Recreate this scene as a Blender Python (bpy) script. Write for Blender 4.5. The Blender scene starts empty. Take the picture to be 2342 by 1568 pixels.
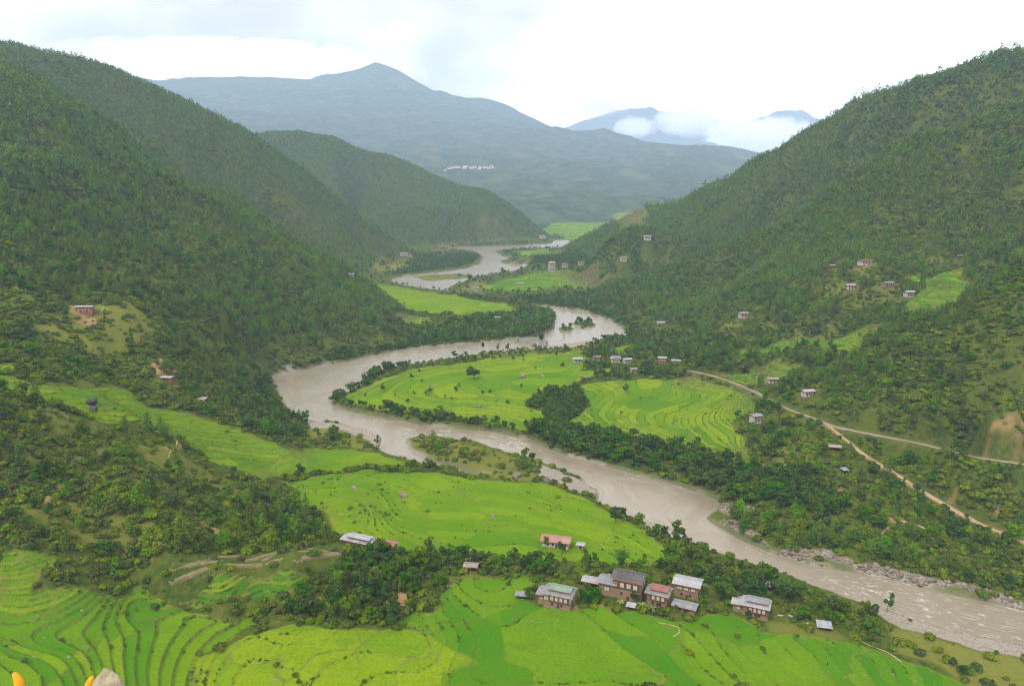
import bpy, math, random
import numpy as np
from mathutils import Vector, Matrix

# ------------------------------------------------------------------ camera, sky, sun, exposure
SC = bpy.context.scene
COL = SC.collection
H = 180.0                      # camera height above the river, metres
W0, H0, FPX = 2342.0, 1568.0, 1756.5
PITCH = math.atan((H0 / 2 - 430.0) / FPX)
CP, SP = math.cos(PITCH), math.sin(PITCH)

cam_d = bpy.data.cameras.new('camera')
cam_d.lens, cam_d.sensor_width = 27.0, 36.0
cam_d.clip_start, cam_d.clip_end = 0.5, 60000.0
cam = bpy.data.objects.new('camera', cam_d)
COL.objects.link(cam)
cam.location = (0, 0, H)
cam.rotation_euler = (math.pi / 2 - PITCH, 0, 0)
SC.camera = cam

SUN_EL, SUN_AZ = math.radians(52), math.radians(215)      # azimuth from +Y, clockwise
world = bpy.data.worlds.new('World')
SC.world = world
world.use_nodes = True

def N(nt, kind, ins=None, **props):
    n = nt.nodes.new(kind)
    for k, v in props.items():
        setattr(n, k, v)
    for k, v in (ins or {}).items():
        s = n.inputs[k]
        if isinstance(v, bpy.types.NodeSocket):
            nt.links.new(v, s)
        else:
            s.default_value = v
    return n

def math_(nt, op, a, b=0.0, c=None, clamp=False):
    n = N(nt, 'ShaderNodeMath', {0: a, 1: b}, operation=op, use_clamp=clamp)
    if c is not None:
        if isinstance(c, bpy.types.NodeSocket):
            nt.links.new(c, n.inputs[2])
        else:
            n.inputs[2].default_value = c
    return n.outputs[0]

def mapr(nt, v, a, b, c=0.0, d=1.0, smooth=False):
    return N(nt, 'ShaderNodeMapRange', {0: v, 1: a, 2: b, 3: c, 4: d},
             interpolation_type='SMOOTHSTEP' if smooth else 'LINEAR').outputs[0]

def mixc(nt, f, a, b, blend='MIX'):
    n = N(nt, 'ShaderNodeMix', None, data_type='RGBA', blend_type=blend)
    for sock, v in ((n.inputs[0], f), (n.inputs[6], a), (n.inputs[7], b)):
        if isinstance(v, bpy.types.NodeSocket):
            nt.links.new(v, sock)
        elif isinstance(v, (int, float)):
            sock.default_value = v
        else:
            sock.default_value = (v[0], v[1], v[2], 1.0)
    return n.outputs[2]

def noise_(nt, vec, scale, detail=3.0, rough=0.55, dist=0.0, out=0):
    ins = {'Scale': scale, 'Detail': detail, 'Roughness': rough, 'Distortion': dist}
    if vec is not None:
        ins['Vector'] = vec
    return N(nt, 'ShaderNodeTexNoise', ins).outputs[out]

wt = world.node_tree
wt.nodes.clear()
sky = N(wt, 'ShaderNodeTexSky', sky_type='NISHITA', sun_disc=False,
        sun_elevation=SUN_EL, sun_rotation=SUN_AZ, altitude=1300.0)
SKYX, SKYY = 8.85, 4.6
tc = N(wt, 'ShaderNodeTexCoord').outputs['Generated']
mp = N(wt, 'ShaderNodeMapping', {'Vector': tc, 'Scale': (1.0, 1.0, 1.6), 'Location': (SKYX, SKYY, -0.35)}).outputs[0]
cl = noise_(wt, mp, 2.1, 4.0, 0.5, 0.0)
shade = mapr(wt, cl, 0.46, 0.66, 0.0, 1.0, True)
cover = mapr(wt, cl, 0.25, 0.42, 0.86, 1.0, True)
cloud_col = mixc(wt, shade, (9.2, 9.05, 8.85), (3.3, 3.1, 2.9))
out_col = mixc(wt, cover, sky.outputs[0], cloud_col)
bg = N(wt, 'ShaderNodeBackground', {'Color': out_col, 'Strength': 0.1})
N(wt, 'ShaderNodeOutputWorld', {'Surface': bg.outputs[0]})

sun_d = bpy.data.lights.new('sun', 'SUN')
sun_d.energy, sun_d.angle, sun_d.color = 1.5, math.radians(12), (1.0, 0.92, 0.79)
sun = bpy.data.objects.new('sun', sun_d)
COL.objects.link(sun)
sd = Vector((math.sin(SUN_AZ) * math.cos(SUN_EL), math.cos(SUN_AZ) * math.cos(SUN_EL), math.sin(SUN_EL)))
sun.rotation_euler = sd.to_track_quat('Z', 'Y').to_euler()
sun.location = (0, 0, 3000)

SC.view_settings.view_transform = 'Standard'
SC.view_settings.look = 'None'
SC.view_settings.exposure = 1.45
SC.view_settings.gamma = 1.0
SC.view_settings.use_curve_mapping = False
SC.render.engine = 'CYCLES'
SC.cycles.use_denoising = True
SC.cycles.denoising_prefilter = 'NONE'
SC.cycles.filter_width = 1.15
SC.cycles.pixel_filter_type = 'BLACKMAN_HARRIS'
SC.cycles.max_bounces = 6
SC.cycles.diffuse_bounces = 2
SC.cycles.use_light_tree = False
SC.cycles.glossy_bounces = 2
SC.cycles.transmission_bounces = 2
SC.cycles.transparent_max_bounces = 8
SC.cycles.volume_bounces = 3
SC.cycles.volume_step_rate = 1.0
SC.cycles.volume_max_steps = 256
SC.cycles.caustics_reflective = False
SC.cycles.caustics_refractive = False

# ------------------------------------------------------------------ helpers
rng = np.random.default_rng(7)
random.seed(7)

def ray(px, py):
    """photo position (2342 wide) -> azimuth and tangent of elevation"""
    u = (np.asarray(px, float) - W0 / 2) / FPX
    v = (H0 / 2 - np.asarray(py, float)) / FPX
    fx, fy, fz = u, CP + SP * v, -SP + CP * v
    return np.arctan2(fx, fy), fz / np.hypot(fx, fy)

def project(X, Y, Z):
    d = Y * CP - (Z - H) * SP
    return W0 / 2 + FPX * X / d, H0 / 2 - FPX * (Y * SP + (Z - H) * CP) / d, d

def hash2(ix, iy, seed):
    h = (ix.astype(np.int64) * 374761393 + iy.astype(np.int64) * 668265263 + seed * 974711) & 0xFFFFFFFF
    h = ((h ^ (h >> 13)) * 1274126177) & 0xFFFFFFFF
    return ((h ^ (h >> 16)) & 0xFFFFFF) / float(0xFFFFFF)

def vnoise(x, y, seed=0):
    xi, yi = np.floor(x), np.floor(y)
    fx, fy = x - xi, y - yi
    fx, fy = fx * fx * fx * (fx * (fx * 6 - 15) + 10), fy * fy * fy * (fy * (fy * 6 - 15) + 10)
    a, b = hash2(xi, yi, seed), hash2(xi + 1, yi, seed)
    c, d = hash2(xi, yi + 1, seed), hash2(xi + 1, yi + 1, seed)
    return ((a + (b - a) * fx) * (1 - fy) + (c + (d - c) * fx) * fy) * 2 - 1

def fbm(x, y, octaves=4, seed=0, gain=0.5):
    s, a = np.zeros_like(x), 1.0
    for o in range(octaves):
        s += a * vnoise(x * 2 ** o + 17.3 * o, y * 2 ** o - 9.1 * o, seed + o)
        a *= gain
    return s

def in_poly(px, py, poly):
    poly = np.asarray(poly, float)
    inside = np.zeros(px.shape, bool)
    sel = (px >= poly[:, 0].min()) & (px <= poly[:, 0].max()) & (py >= poly[:, 1].min()) & (py <= poly[:, 1].max())
    if not sel.any():
        return inside
    x, y = px[sel], py[sel]
    r = np.zeros(x.shape, bool)
    j = len(poly) - 1
    for i in range(len(poly)):
        xi, yi = poly[i]
        xj, yj = poly[j]
        if yi != yj:
            r ^= ((yi > y) != (yj > y)) & (x < (xj - xi) * (y - yi) / (yj - yi) + xi)
        j = i
    inside[sel] = r
    return inside

def seg_dist(x, y, pts, closed=False):
    """distance to a polyline, and arc length of the nearest point"""
    best = np.full(x.shape, 1e9)
    arc = np.zeros(x.shape)
    n = len(pts)
    acc = 0.0
    for i in range(n if closed else n - 1):
        ax, ay = pts[i]
        bx, by = pts[(i + 1) % n]
        dx, dy = bx - ax, by - ay
        L2 = dx * dx + dy * dy + 1e-9
        t = np.clip(((x - ax) * dx + (y - ay) * dy) / L2, 0, 1)
        d = np.hypot(x - ax - t * dx, y - ay - t * dy)
        m = d < best
        best[m] = d[m]
        L = math.sqrt(L2)
        arc[m] = acc + t[m] * L
        acc += L
    return best, arc

def smoothstep(a, b, x):
    t = np.clip((x - a) / (b - a), 0, 1)
    return t * t * (3 - 2 * t)

def tag(o, label=None, cat=None, group=None, kind=None):
    if label: o['label'] = label
    if cat: o['category'] = cat
    if group: o['group'] = group
    if kind: o['kind'] = kind
    return o

# ------------------------------------------------------------------ terrain: control lines (photo x, photo y, distance r or height z)
def line(pts, mode, n=1):
    out = []
    for i in range(len(pts)):
        steps = n if i < len(pts) - 1 else 1
        for k in range(steps):
            a = pts[i]
            b = pts[min(i + 1, len(pts) - 1)]
            t = k / steps
            x, y, w = (a[j] + (b[j] - a[j]) * t for j in range(3))
            th, te = ray(x, y)
            if mode == 'r':
                r, z = w, H + w * te
            else:
                z = w
                r = (H - z) / max(-te, 1e-3)
            out.append((float(th), float(r), float(z)))
    return out

def back(ctrl, fac, drop):
    return [(t, r * fac, max(z - drop, 4.0)) for t, r, z in ctrl]

def far(pts):
    return [(x, y, 3900 + (r - 3900) * 3.4 if r > 3900 else r) for x, y, r in pts]

CT = []
# far mountain
far_crest = line(far([(-300, 150, 6700), (0, 150, 6600), (200, 172, 6500), (350, 186, 6400), (500, 184, 6400), (650, 190, 6400), (720, 189, 6400), (800, 188, 6400),
                  (830, 188, 6400), (855, 188, 6400), (880, 188, 6400), (930, 196, 6400), (990, 213, 6400), (1050, 235, 6400), (1120, 233, 6400), (1150, 240, 6400),
                  (1200, 268, 6300), (1260, 289, 6200), (1320, 302, 6100), (1400, 314, 6000), (1500, 325, 5900), (1600, 335, 5800), (1680, 345, 5700),
                  (1735, 358, 5600), (1850, 400, 5500), (2000, 430, 5500), (2300, 440, 5500), (2600, 440, 5500)]), 'r', 2)
CT += far_crest + back(far_crest[::3], 1.16, 250) + back(far_crest[::4], 1.33, 600)
CT += line(far([(600, 250, 5700), (850, 240, 5750), (1000, 290, 5500), (1150, 320, 5200), (1300, 360, 5000), (1450, 390, 4800), (1600, 400, 4800)]), 'r', 2)
CT += line(far([(700, 330, 5000), (900, 360, 4700), (1010, 381, 4600), (1080, 381, 4600), (1140, 386, 4600), (1250, 420, 4400), (1400, 440, 4300), (1550, 440, 4400)]), 'r', 2)
CT += line(far([(1010, 392, 4480), (1140, 396, 4480)]), 'r', 3)
CT += line(far([(1150, 470, 4000), (1250, 490, 3950), (1350, 498, 3950), (1440, 485, 4000)]), 'r', 2)
# far valley floor
CT += line([(1210, 512, 16), (1260, 508, 20), (1330, 507, 20), (1400, 506, 22), (1480, 506, 25), (1600, 506, 30)], 'z')
CT += line([(1265, 522, 10), (1320, 521, 9), (1385, 520, 11), (1500, 520, 20)], 'z')
CT += line([(1280, 538, 5), (1330, 538, 5), (1400, 538, 10), (1280, 552, 1), (1310, 552, 1), (1360, 556, 8)], 'z')
# hill 2 (blue-green, behind the left ridges)
h2 = line([(300, 324, 3300), (450, 330, 3300), (590, 334, 3250), (650, 337, 3250), (720, 336, 3200), (770, 340, 3150), (830, 353, 3100), (900, 371, 3050), (960, 395, 3000),
           (1000, 415, 2960), (1060, 440, 2900), (1120, 451, 2850), (1170, 476, 2800), (1210, 505, 2760), (1240, 530, 2740), (1262, 552, 2720)], 'r', 3)
CT += h2 + back(h2[::2], 1.10, 130)
CT += line([(780, 420, 2650), (900, 470, 2520), (1000, 480, 2600), (1080, 490, 2640), (1150, 505, 2680)], 'r', 2)
CT += line([(820, 575, 6), (870, 578, 4), (930, 570, 4), (1000, 563, 5), (1060, 558, 5), (1150, 553, 4), (1230, 546, 4), (1268, 538, 4)], 'z', 2)
# left ridge B
rb = line([(-420, 69, 1750), (-200, 94, 1800), (0, 121, 1850), (40, 129, 1860), (120, 134, 1870), (180, 142, 1880), (250, 164, 1890), (330, 199, 1900), (420, 243, 1910), (500, 288, 1920), (560, 318, 1940),
           (600, 342, 1960), (680, 387, 1980), (740, 432, 1990), (800, 482, 2000), (850, 522, 2010), (900, 562, 2030), (935, 585, 2040)], 'r', 3)
CT += rb + back(rb[::2], 1.12, 110) + back(rb[4::4], 1.3, 160)
CT += line([(200, 230, 1650), (330, 300, 1640), (450, 390, 1640), (560, 440, 1660), (650, 490, 1680), (750, 550, 1700), (830, 600, 1720)], 'r', 2)
CT += line([(870, 600, 4), (900, 588, 3), (850, 625, 4)], 'z')
# left ridge A
ra = line([(-420, 130, 1150), (-200, 140, 1200), (0, 155, 1260), (110, 204, 1260), (180, 264, 1250), (240, 302, 1240), (374, 396, 1220), (454, 452, 1200), (540, 484, 1190), (603, 515, 1170), (667, 548, 1150),
           (760, 593, 1110), (830, 643, 1080), (870, 692, 1030), (900, 737, 990)], 'r', 3)
CT += ra + back(ra[::2], 1.16, 75)
CT += line([(-300, 330, 950), (0, 380, 900), (200, 450, 900), (400, 560, 900), (550, 600, 900), (700, 680, 900), (800, 730, 900)], 'r', 2)
CT += line([(-300, 560, 700), (0, 600, 690), (195, 670, 660), (330, 700, 680), (480, 740, 720), (600, 780, 760)], 'r', 2)
CT += line([(-200, 710, 600), (0, 730, 590), (195, 716, 615), (280, 720, 620), (195, 790, 575), (350, 800, 595), (480, 840, 640)], 'r')
CT += line([(380, 868, 565), (300, 860, 560), (460, 905, 560), (560, 900, 640)], 'r')
CT += line([(595, 885, 10), (700, 838, 3), (800, 815, 3), (900, 793, 3), (1000, 778, 3), (1100, 774, 3), (1180, 768, 3), (1255, 752, 3)], 'z', 2)
CT += line([(620, 940, 8), (650, 975, 8), (700, 1000, 3)], 'z')
# terraces behind the near spur
CT += line([(-200, 820, 500), (0, 832, 505), (100, 836, 515), (0, 870, 468), (60, 885, 462), (150, 890, 480), (250, 905, 487), (330, 925, 500), (420, 945, 510), (500, 965, 515), (570, 990, 512), (640, 1015, 500)], 'r')
CT += line([(100, 925, 432), (200, 948, 436), (300, 975, 440), (380, 1000, 446), (440, 1030, 450), (520, 1060, 452), (600, 1085, 450)], 'r')
# near left spur
sp = line([(-420, 820, 420), (-200, 850, 425), (0, 900, 428), (100, 942, 422), (200, 996, 416), (300, 1025, 412), (400, 1052, 410), (440, 1092, 405), (560, 1137, 400), (650, 1187, 392), (740, 1210, 380)], 'r', 2)
CT += sp
CT += line([(-200, 1080, 366), (0, 1100, 366), (200, 1120, 366), (400, 1150, 364), (550, 1190, 360), (680, 1220, 356)], 'r')
CT += line([(-300, 1290, 50), (0, 1302, 42), (150, 1300, 37), (350, 1290, 31), (500, 1264, 29), (650, 1250, 25), (770, 1240, 20)], 'z')
# near left terraces and dry fields
CT += line([(-300, 1400, 40), (-300, 1560, 44), (0, 1345, 35), (0, 1400, 30), (0, 1480, 31), (0, 1560, 35), (100, 1440, 27.5), (150, 1500, 29), (150, 1590, 31), (250, 1390, 24), (340, 1352, 22.5), (300, 1450, 22.5), (250, 1560, 25.5),
            (330, 1520, 21), (430, 1430, 18.5), (400, 1560, 17.5), (470, 1500, 15.5), (460, 1600, 15)], 'z')
CT += line([(380, 1325, 28), (500, 1310, 28), (680, 1295, 25), (430, 1370, 21), (600, 1340, 20), (690, 1325, 20), (560, 1390, 17), (680, 1395, 16), (780, 1300, 18), (880, 1320, 15), (960, 1290, 12)], 'z')
# fields on the near bank
CT += line([(650, 1100, 9), (800, 1085, 7), (1000, 1085, 6), (1200, 1105, 5), (1380, 1165, 4), (760, 1180, 13), (900, 1170, 9), (1100, 1170, 8), (1300, 1200, 8), (1450, 1215, 6),
            (820, 1245, 15), (1000, 1250, 11), (1200, 1260, 11), (1400, 1260, 9), (1540, 1262, 6), (700, 1040, 6), (850, 1050, 4), (950, 1065, 3), (620, 1050, 12)], 'z')
CT += line([(1100, 1340, 11), (1280, 1380, 12), (1420, 1380, 11), (1560, 1370, 9), (1700, 1390, 9), (1850, 1400, 5), (1950, 1420, 4), (650, 1440, 15), (850, 1440, 14), (950, 1480, 14),
            (1100, 1430, 12), (1250, 1480, 12), (1500, 1450, 11), (1700, 1470, 9), (1900, 1470, 7), (2050, 1500, 5), (2150, 1540, 4), (700, 1560, 14), (900, 1560, 13), (1095, 1530, 12),
            (1300, 1560, 12), (1600, 1560, 11), (1900, 1560, 8), (2200, 1570, 3), (2300, 1560, 2), (2342, 1530, 2), (2600, 1580, 2)], 'z')
CT += line([(1600, 1262, 4), (1700, 1295, 3), (1800, 1330, 3), (1900, 1360, 2), (2050, 1430, 2), (2200, 1480, 2), (2342, 1500, 2)], 'z')
# islands and middle floor
CT += line([(760, 985, 2), (850, 1010, 2), (960, 1020, 2), (1080, 1045, 2.4), (1200, 1075, 2), (1320, 1100, 1.2)], 'z')
CT += line([(800, 915, 4), (900, 870, 5), (1000, 850, 6), (1150, 830, 6), (1300, 815, 7), (900, 930, 5), (1000, 910, 7), (1100, 900, 8), (1200, 890, 9), (1150, 960, 5), (1250, 985, 5),
            (1400, 800, 8), (1450, 830, 10), (1550, 830, 13)], 'z')
# platform of fields on the right bank
CT += line([(1340, 900, 9), (1420, 872, 11), (1550, 866, 13), (1680, 880, 16), (1720, 905, 19), (1340, 960, 9), (1450, 940, 12), (1600, 940, 15), (1680, 960, 18), (1450, 985, 11), (1600, 1030, 13),
            (1740, 1055, 17), (1700, 1000, 17), (1800, 1000, 24), (1850, 1080, 22), (1800, 870, 27), (1760, 890, 22), (1720, 850, 20)], 'z')
CT += line([(1260, 1032, 1.5), (1350, 1054, 1.5), (1450, 1082, 1.5), (1560, 1112, 1.5), (1640, 1145, 1.5), (1700, 1180, 4), (1800, 1150, 10), (1900, 1150, 14), (1950, 1230, 8)], 'z')
# right spur with the two roads
CT += line([(1850, 948, 24), (1950, 985, 25), (2050, 1003, 26.5), (2170, 1032, 28), (2342, 1062, 30), (2600, 1100, 33)], 'z', 2)
CT += line([(1910, 986, 23.5), (1990, 1050, 20.5), (2110, 1125, 18), (2230, 1195, 15.5), (2342, 1240, 13.5), (2600, 1340, 11)], 'z', 2)
CT += line([(2050, 1230, 9), (2200, 1290, 7), (2342, 1330, 7)], 'z')
CT += line([(1700, 1230, 2), (1850, 1283, 2), (1950, 1300, 2), (2080, 1325, 2), (2200, 1352, 2), (2342, 1385, 2), (2600, 1440, 2)], 'z')
rr = line([(2760, 440, 620), (2600, 500, 610), (2342, 612, 600), (2250, 666, 600), (2180, 704, 600), (2100, 726, 602), (2040, 751, 604), (1990, 781, 606), (1940, 815, 604), (1890, 855, 596), (1850, 895, 576)], 'r', 2)
CT += rr + back(rr[:-3], 1.09, 22)
CT += line([(2600, 700, 550), (2342, 800, 545), (2150, 870, 545), (2000, 930, 535), (2600, 900, 500), (2342, 950, 492), (2250, 985, 490), (2150, 960, 508)], 'r')
# hamlet slope
CT += line([(1698, 728, 850), (1600, 760, 880), (1560, 790, 880), (1780, 760, 820), (1850, 785, 740), (1700, 805, 735), (1960, 765, 730), (1640, 830, 690), (1780, 820, 680), (1900, 805, 690)], 'r')
CT += line([(1978, 606, 930), (1945, 662, 860), (2030, 656, 850), (2078, 678, 815), (2130, 570, 960), (2150, 640, 860), (2120, 695, 780), (2250, 620, 830), (2342, 580, 830), (2342, 500, 930), (1850, 640, 930), (1800, 690, 870)], 'r')
# right mountain C2 (front) and C (behind)
c2 = line([(2760, 110, 1080), (2600, 170, 1100), (2420, 235, 1120), (2185, 319, 1150), (2078, 346, 1160), (1945, 415, 1170), (1865, 484, 1180), (1812, 538, 1190), (1700, 575, 1200), (1600, 604, 1210), (1500, 630, 1220), (1440, 648, 1225), (1390, 680, 1220)], 'r', 2)
CT += c2 + back(c2[::2], 1.12, 62)
CT += line([(1400, 712, 3), (1440, 735, 4), (1470, 762, 5), (1500, 785, 8)], 'z')
CT += line([(1550, 690, 1050), (1650, 640, 1080), (1900, 560, 1020), (2100, 450, 1040)], 'r')
cc = line([(2760, -52, 1380), (2600, 8, 1400), (2342, 130, 1450), (2290, 141, 1460), (2230, 166, 1480), (2150, 195, 1510), (2080, 220, 1540), (2040, 234, 1560), (1980, 249, 1580), (1900, 279, 1620), (1860, 305, 1640),
           (1800, 340, 1680), (1740, 374, 1720), (1700, 403, 1750), (1660, 422, 1780), (1590, 447, 1840), (1540, 467, 1890), (1480, 492, 1950), (1420, 521, 2010), (1370, 546, 2070), (1320, 566, 2130), (1292, 582, 2160)], 'r', 3)
CT += cc + back(cc[::2], 1.10, 90) + back(cc[::4], 1.3, 150)
CT += line([(1900, 400, 1420), (1700, 500, 1500), (1560, 540, 1600), (1450, 575, 1650), (1380, 590, 1700), (2150, 270, 1350)], 'r')
CT += line([(1256, 612, 12), (1290, 600, 22), (1330, 608, 26), (1425, 600, 50), (1480, 550, 85), (1380, 640, 18), (1300, 640, 8), (1420, 645, 24), (1200, 640, 3), (1120, 660, 2.5)], 'z')
# upper valley floor
CT += line([(900, 655, 4), (1000, 680, 5), (1100, 700, 5), (1180, 710, 4), (950, 720, 7), (1000, 745, 6), (1150, 740, 5), (860, 650, 8), (1250, 585, 2.5), (1200, 580, 2.5), (1280, 700, 2), (1350, 700, 4), (1300, 660, 4),
            (900, 605, 5), (850, 615, 8), (1060, 600, 3), (1000, 590, 4), (960, 580, 6), (840, 650, 14)], 'z')
# the hill under the camera, out of the picture
for a in np.linspace(-0.8, 0.8, 7):
    CT += [(a, 30.0, 140.0), (a, 60.0, 100.0), (a, 90.0, 66.0), (a, 125.0, 38.0), (a, 160.0, 22.0), (a, 190.0, 17.0)]
# the sheet's far rim
for a in np.linspace(-0.8, 0.8, 9):
    CT += [(a, 17500.0, 700.0)]
CT = np.array(CT)

NT, NR = 800, 1060
TMAX = math.radians(43)
TH = np.linspace(-TMAX, TMAX, NT)
_lr = np.linspace(math.log(30), math.log(17500), 4000)
_r = np.exp(_lr)
_w = np.where(_r < 205, 0.15, np.where(_r < 720, 2.6, np.where(_r < 1400, 1.5, np.where(_r < 2300, 1.0, np.where(_r < 3500, 0.6, 0.45)))))
_c = np.cumsum(_w)
LR = np.interp(np.linspace(_c[0], _c[-1], NR), _c, _lr)
RR = np.exp(LR)

def rbf_grid():
    ct, cl_, cv = CT[:, 0] * 1.25, np.log(CT[:, 1]), CT[:, 2] / CT[:, 1]
    c2_ = 0.03 ** 2
    n = len(ct)
    D = np.sqrt((ct[:, None] - ct[None]) ** 2 + (cl_[:, None] - cl_[None]) ** 2 + c2_)
    A = np.zeros((n + 1, n + 1))
    A[:n, :n] = -D + np.eye(n) * 0.0006
    A[:n, n] = A[n, :n] = 1
    w = np.linalg.solve(A, np.append(cv, 0))
    nt, nr = 320, 520
    tg = np.linspace(-TMAX, TMAX, nt)
    lg = np.interp(np.linspace(0, NR - 1, nr), np.arange(NR), LR)
    out = np.zeros((nr, nt), np.float32)
    wt_ = w[:n].astype(np.float32)
    ctf, clf = ct.astype(np.float32), cl_.astype(np.float32)
    for i in range(nr):
        d = np.sqrt((np.float32(1.25) * tg.astype(np.float32)[:, None] - ctf[None]) ** 2 + (np.float32(lg[i]) - clf[None]) ** 2 + np.float32(c2_))
        out[i] = -(d @ wt_) + w[n]
    # to the fine grid
    fi = np.linspace(0, nr - 1, NR)
    i0 = np.clip(fi.astype(int), 0, nr - 2)
    t = (fi - i0)[:, None]
    rows = out[i0] * (1 - t) + out[i0 + 1] * t
    fj = np.linspace(0, nt - 1, NT)
    j0 = np.clip(fj.astype(int), 0, nt - 2)
    s = (fj - j0)[None]
    return (rows[:, j0] * (1 - s) + rows[:, j0 + 1] * s) * RR[:, None]

ZS = rbf_grid().astype(float)
def blur(a, k):
    for _ in range(k):
        a = np.pad(a, 1, mode='edge')
        a = (a[:-2, 1:-1] + a[2:, 1:-1] + 2 * a[1:-1, 1:-1]) / 4
        a = np.pad(a, ((0, 0), (1, 1)), mode='edge')
        a = (a[:, :-2] + a[:, 2:] + 2 * a[:, 1:-1]) / 4
    return a
ZS = blur(ZS, 3)
ZS = np.maximum(ZS, 1.2)
GX, GY = RR[:, None] * np.sin(TH)[None], RR[:, None] * np.cos(TH)[None]
# relief on the hillsides: gullies and knolls that grow with height and size of the hill
steep = smoothstep(14, 70, ZS) * smoothstep(420, 620, RR)[:, None]
lam = np.clip(RR[:, None] * 0.16, 90, 1500)
lam_q = 2 ** np.round(np.log2(lam))
rel = np.zeros_like(ZS)
for L, amp in ((64., 12.), (128., 26.), (256., 44.), (512., 62.), (1024., 130.), (2048., 260.)):
    m = np.clip(1 - np.abs(np.log2(lam) - math.log2(L)), 0, 1)
    rd = 0.42 - np.abs(fbm(GX / L, GY / L, 3, int(L)))
    rel += m * rd * amp
pk_t, pk_r = float(ray(857, 139)[0]), 12400.0
pk_d = np.hypot((TH[None] - pk_t) * pk_r, (RR[:, None] - pk_r) * .6)
ZS = ZS + rel * steep + 405 * np.clip(1 - pk_d / 920, 0, 1) ** 1.1
near_rel = fbm(GX / 34, GY / 34, 4, 91) * 2.2 * smoothstep(24, 45, ZS) * (1 - smoothstep(430, 620, RR)[:, None]) * smoothstep(205, 300, RR)[:, None]

def grid_at(A, X, Y):
    t = np.arctan2(X, Y)
    r = np.hypot(X, Y)
    fj = np.clip((t + TMAX) / (2 * TMAX) * (NT - 1), 0, NT - 1.001)
    fi = np.clip(np.interp(np.log(np.maximum(r, 1)), LR, np.arange(NR)), 0, NR - 1.001)
    i, j = fi.astype(int), fj.astype(int)
    a, b = fi - i, fj - j
    return A[i, j] * (1 - a) * (1 - b) + A[i + 1, j] * a * (1 - b) + A[i, j + 1] * (1 - a) * b + A[i + 1, j + 1] * a * b

def hit(px, py, Z=None):
    """where the photo's sight line meets the ground"""
    Z = ZS if Z is None else Z
    th, te = ray(px, py)
    fj = float(np.clip((th + TMAX) / (2 * TMAX) * (NT - 1), 0, NT - 1.001))
    j = int(fj)
    b = fj - j
    col = Z[:, j] * (1 - b) + Z[:, j + 1] * b
    f = col - (H + RR * te)
    k = np.nonzero((f[1:] >= 0) & (RR[1:] > 190))[0]
    if len(k) == 0:
        return None
    k = k[0]
    t = f[k] / (f[k] - f[k + 1]) if f[k] < 0 else 0.0
    r = RR[k] + (RR[k + 1] - RR[k]) * t
    return np.array((r * math.sin(th), r * math.cos(th), H + r * float(te)))

def flat(px, py, z=0.0):
    th, te = ray(px, py)
    r = (H - z) / max(-float(te), 1e-3)
    return r * math.sin(th), r * math.cos(th)

# ------------------------------------------------------------------ river: banks traced on the water plane z = 0
RIVER_PX = [
    (2600, 1545), (2342, 1482), (2250, 1466), (2150, 1441), (2080, 1416), (2000, 1392), (1930, 1368), (1870, 1346), (1800, 1322), (1700, 1288), (1600, 1258), (1520, 1233),
    (1480, 1215), (1440, 1194), (1400, 1174), (1370, 1150), (1362, 1122), (1330, 1096), (1285, 1074), (1240, 1058), (1160, 1036), (1085, 1014), (1000, 1000), (960, 1000), (925, 1008),
    (940, 1033), (1000, 1056), (1060, 1076), (1120, 1092), (1110, 1097), (1050, 1087), (1000, 1073), (960, 1063), (900, 1045), (862, 1030), (872, 1000), (830, 984), (760, 968), (700, 964),
    (672, 955), (655, 935), (640, 908), (622, 880), (617, 868), (640, 858), (700, 843), (780, 828), (870, 808), (1000, 791), (1100, 783), (1180, 778), (1240, 771), (1265, 750), (1272, 722), (1255, 712),
    (1225, 704), (1180, 694), (1120, 682), (1060, 672), (990, 662), (940, 655), (900, 646), (895, 638), (930, 630), (1000, 623), (1060, 615), (1095, 604), (1106, 590), (1098, 580), (1060, 573), (1020, 570), (1080, 566),
    (1140, 564), (1200, 562), (1262, 557), (1268, 549), (1300, 549), (1310, 558), (1290, 566), (1240, 567), (1180, 570), (1130, 574), (1150, 586), (1185, 596), (1210, 606), (1195, 617), (1150, 624), (1090, 632),
    (1060, 645), (1035, 652), (1020, 662), (1080, 672), (1150, 686), (1210, 697), (1280, 704), (1340, 713), (1395, 730), (1432, 750), (1440, 764), (1428, 775), (1355, 784), (1280, 796), (1200, 801), (1130, 806), (1080, 815),
    (1010, 825), (930, 836), (860, 850), (828, 868), (815, 888), (790, 900), (752, 908), (762, 924), (800, 940), (880, 955), (960, 970), (1050, 980), (1130, 986), (1200, 1005), (1280, 1034),
    (1340, 1054), (1420, 1075), (1520, 1100), (1600, 1125), (1648, 1146), (1640, 1166), (1615, 1185), (1640, 1202), (1700, 1236), (1780, 1270), (1850, 1290), (1950, 1306), (2080, 1332), (2200, 1362), (2342, 1393), (2600, 1450)]
ISLES_PX = [
    [(940, 634), (985, 629), (1060, 628), (1090, 632), (1050, 638), (985, 643)],
    [(1280, 752), (1300, 745), (1312, 752), (1300, 760), (1283, 760)],
    [(1310, 742), (1325, 735), (1352, 738), (1358, 746), (1330, 750)],
    [(1145, 598), (1170, 596), (1200, 600), (1190, 606), (1160, 605)],
]
CENTER_PX = [(2600, 1500), (2342, 1437), (2150, 1395), (1950, 1335), (1780, 1290), (1640, 1235), (1540, 1170), (1460, 1120), (1330, 1075), (1150, 1010), (980, 980), (830, 955), (720, 935), (690, 890), (760, 850), (900, 820), (1050, 800), (1200, 785), (1330, 755),
             (1300, 715), (1150, 688), (960, 645), (1060, 622), (1140, 605), (1110, 580), (1200, 565), (1280, 555)]
river_w = [flat(*p) for p in RIVER_PX]
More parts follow.
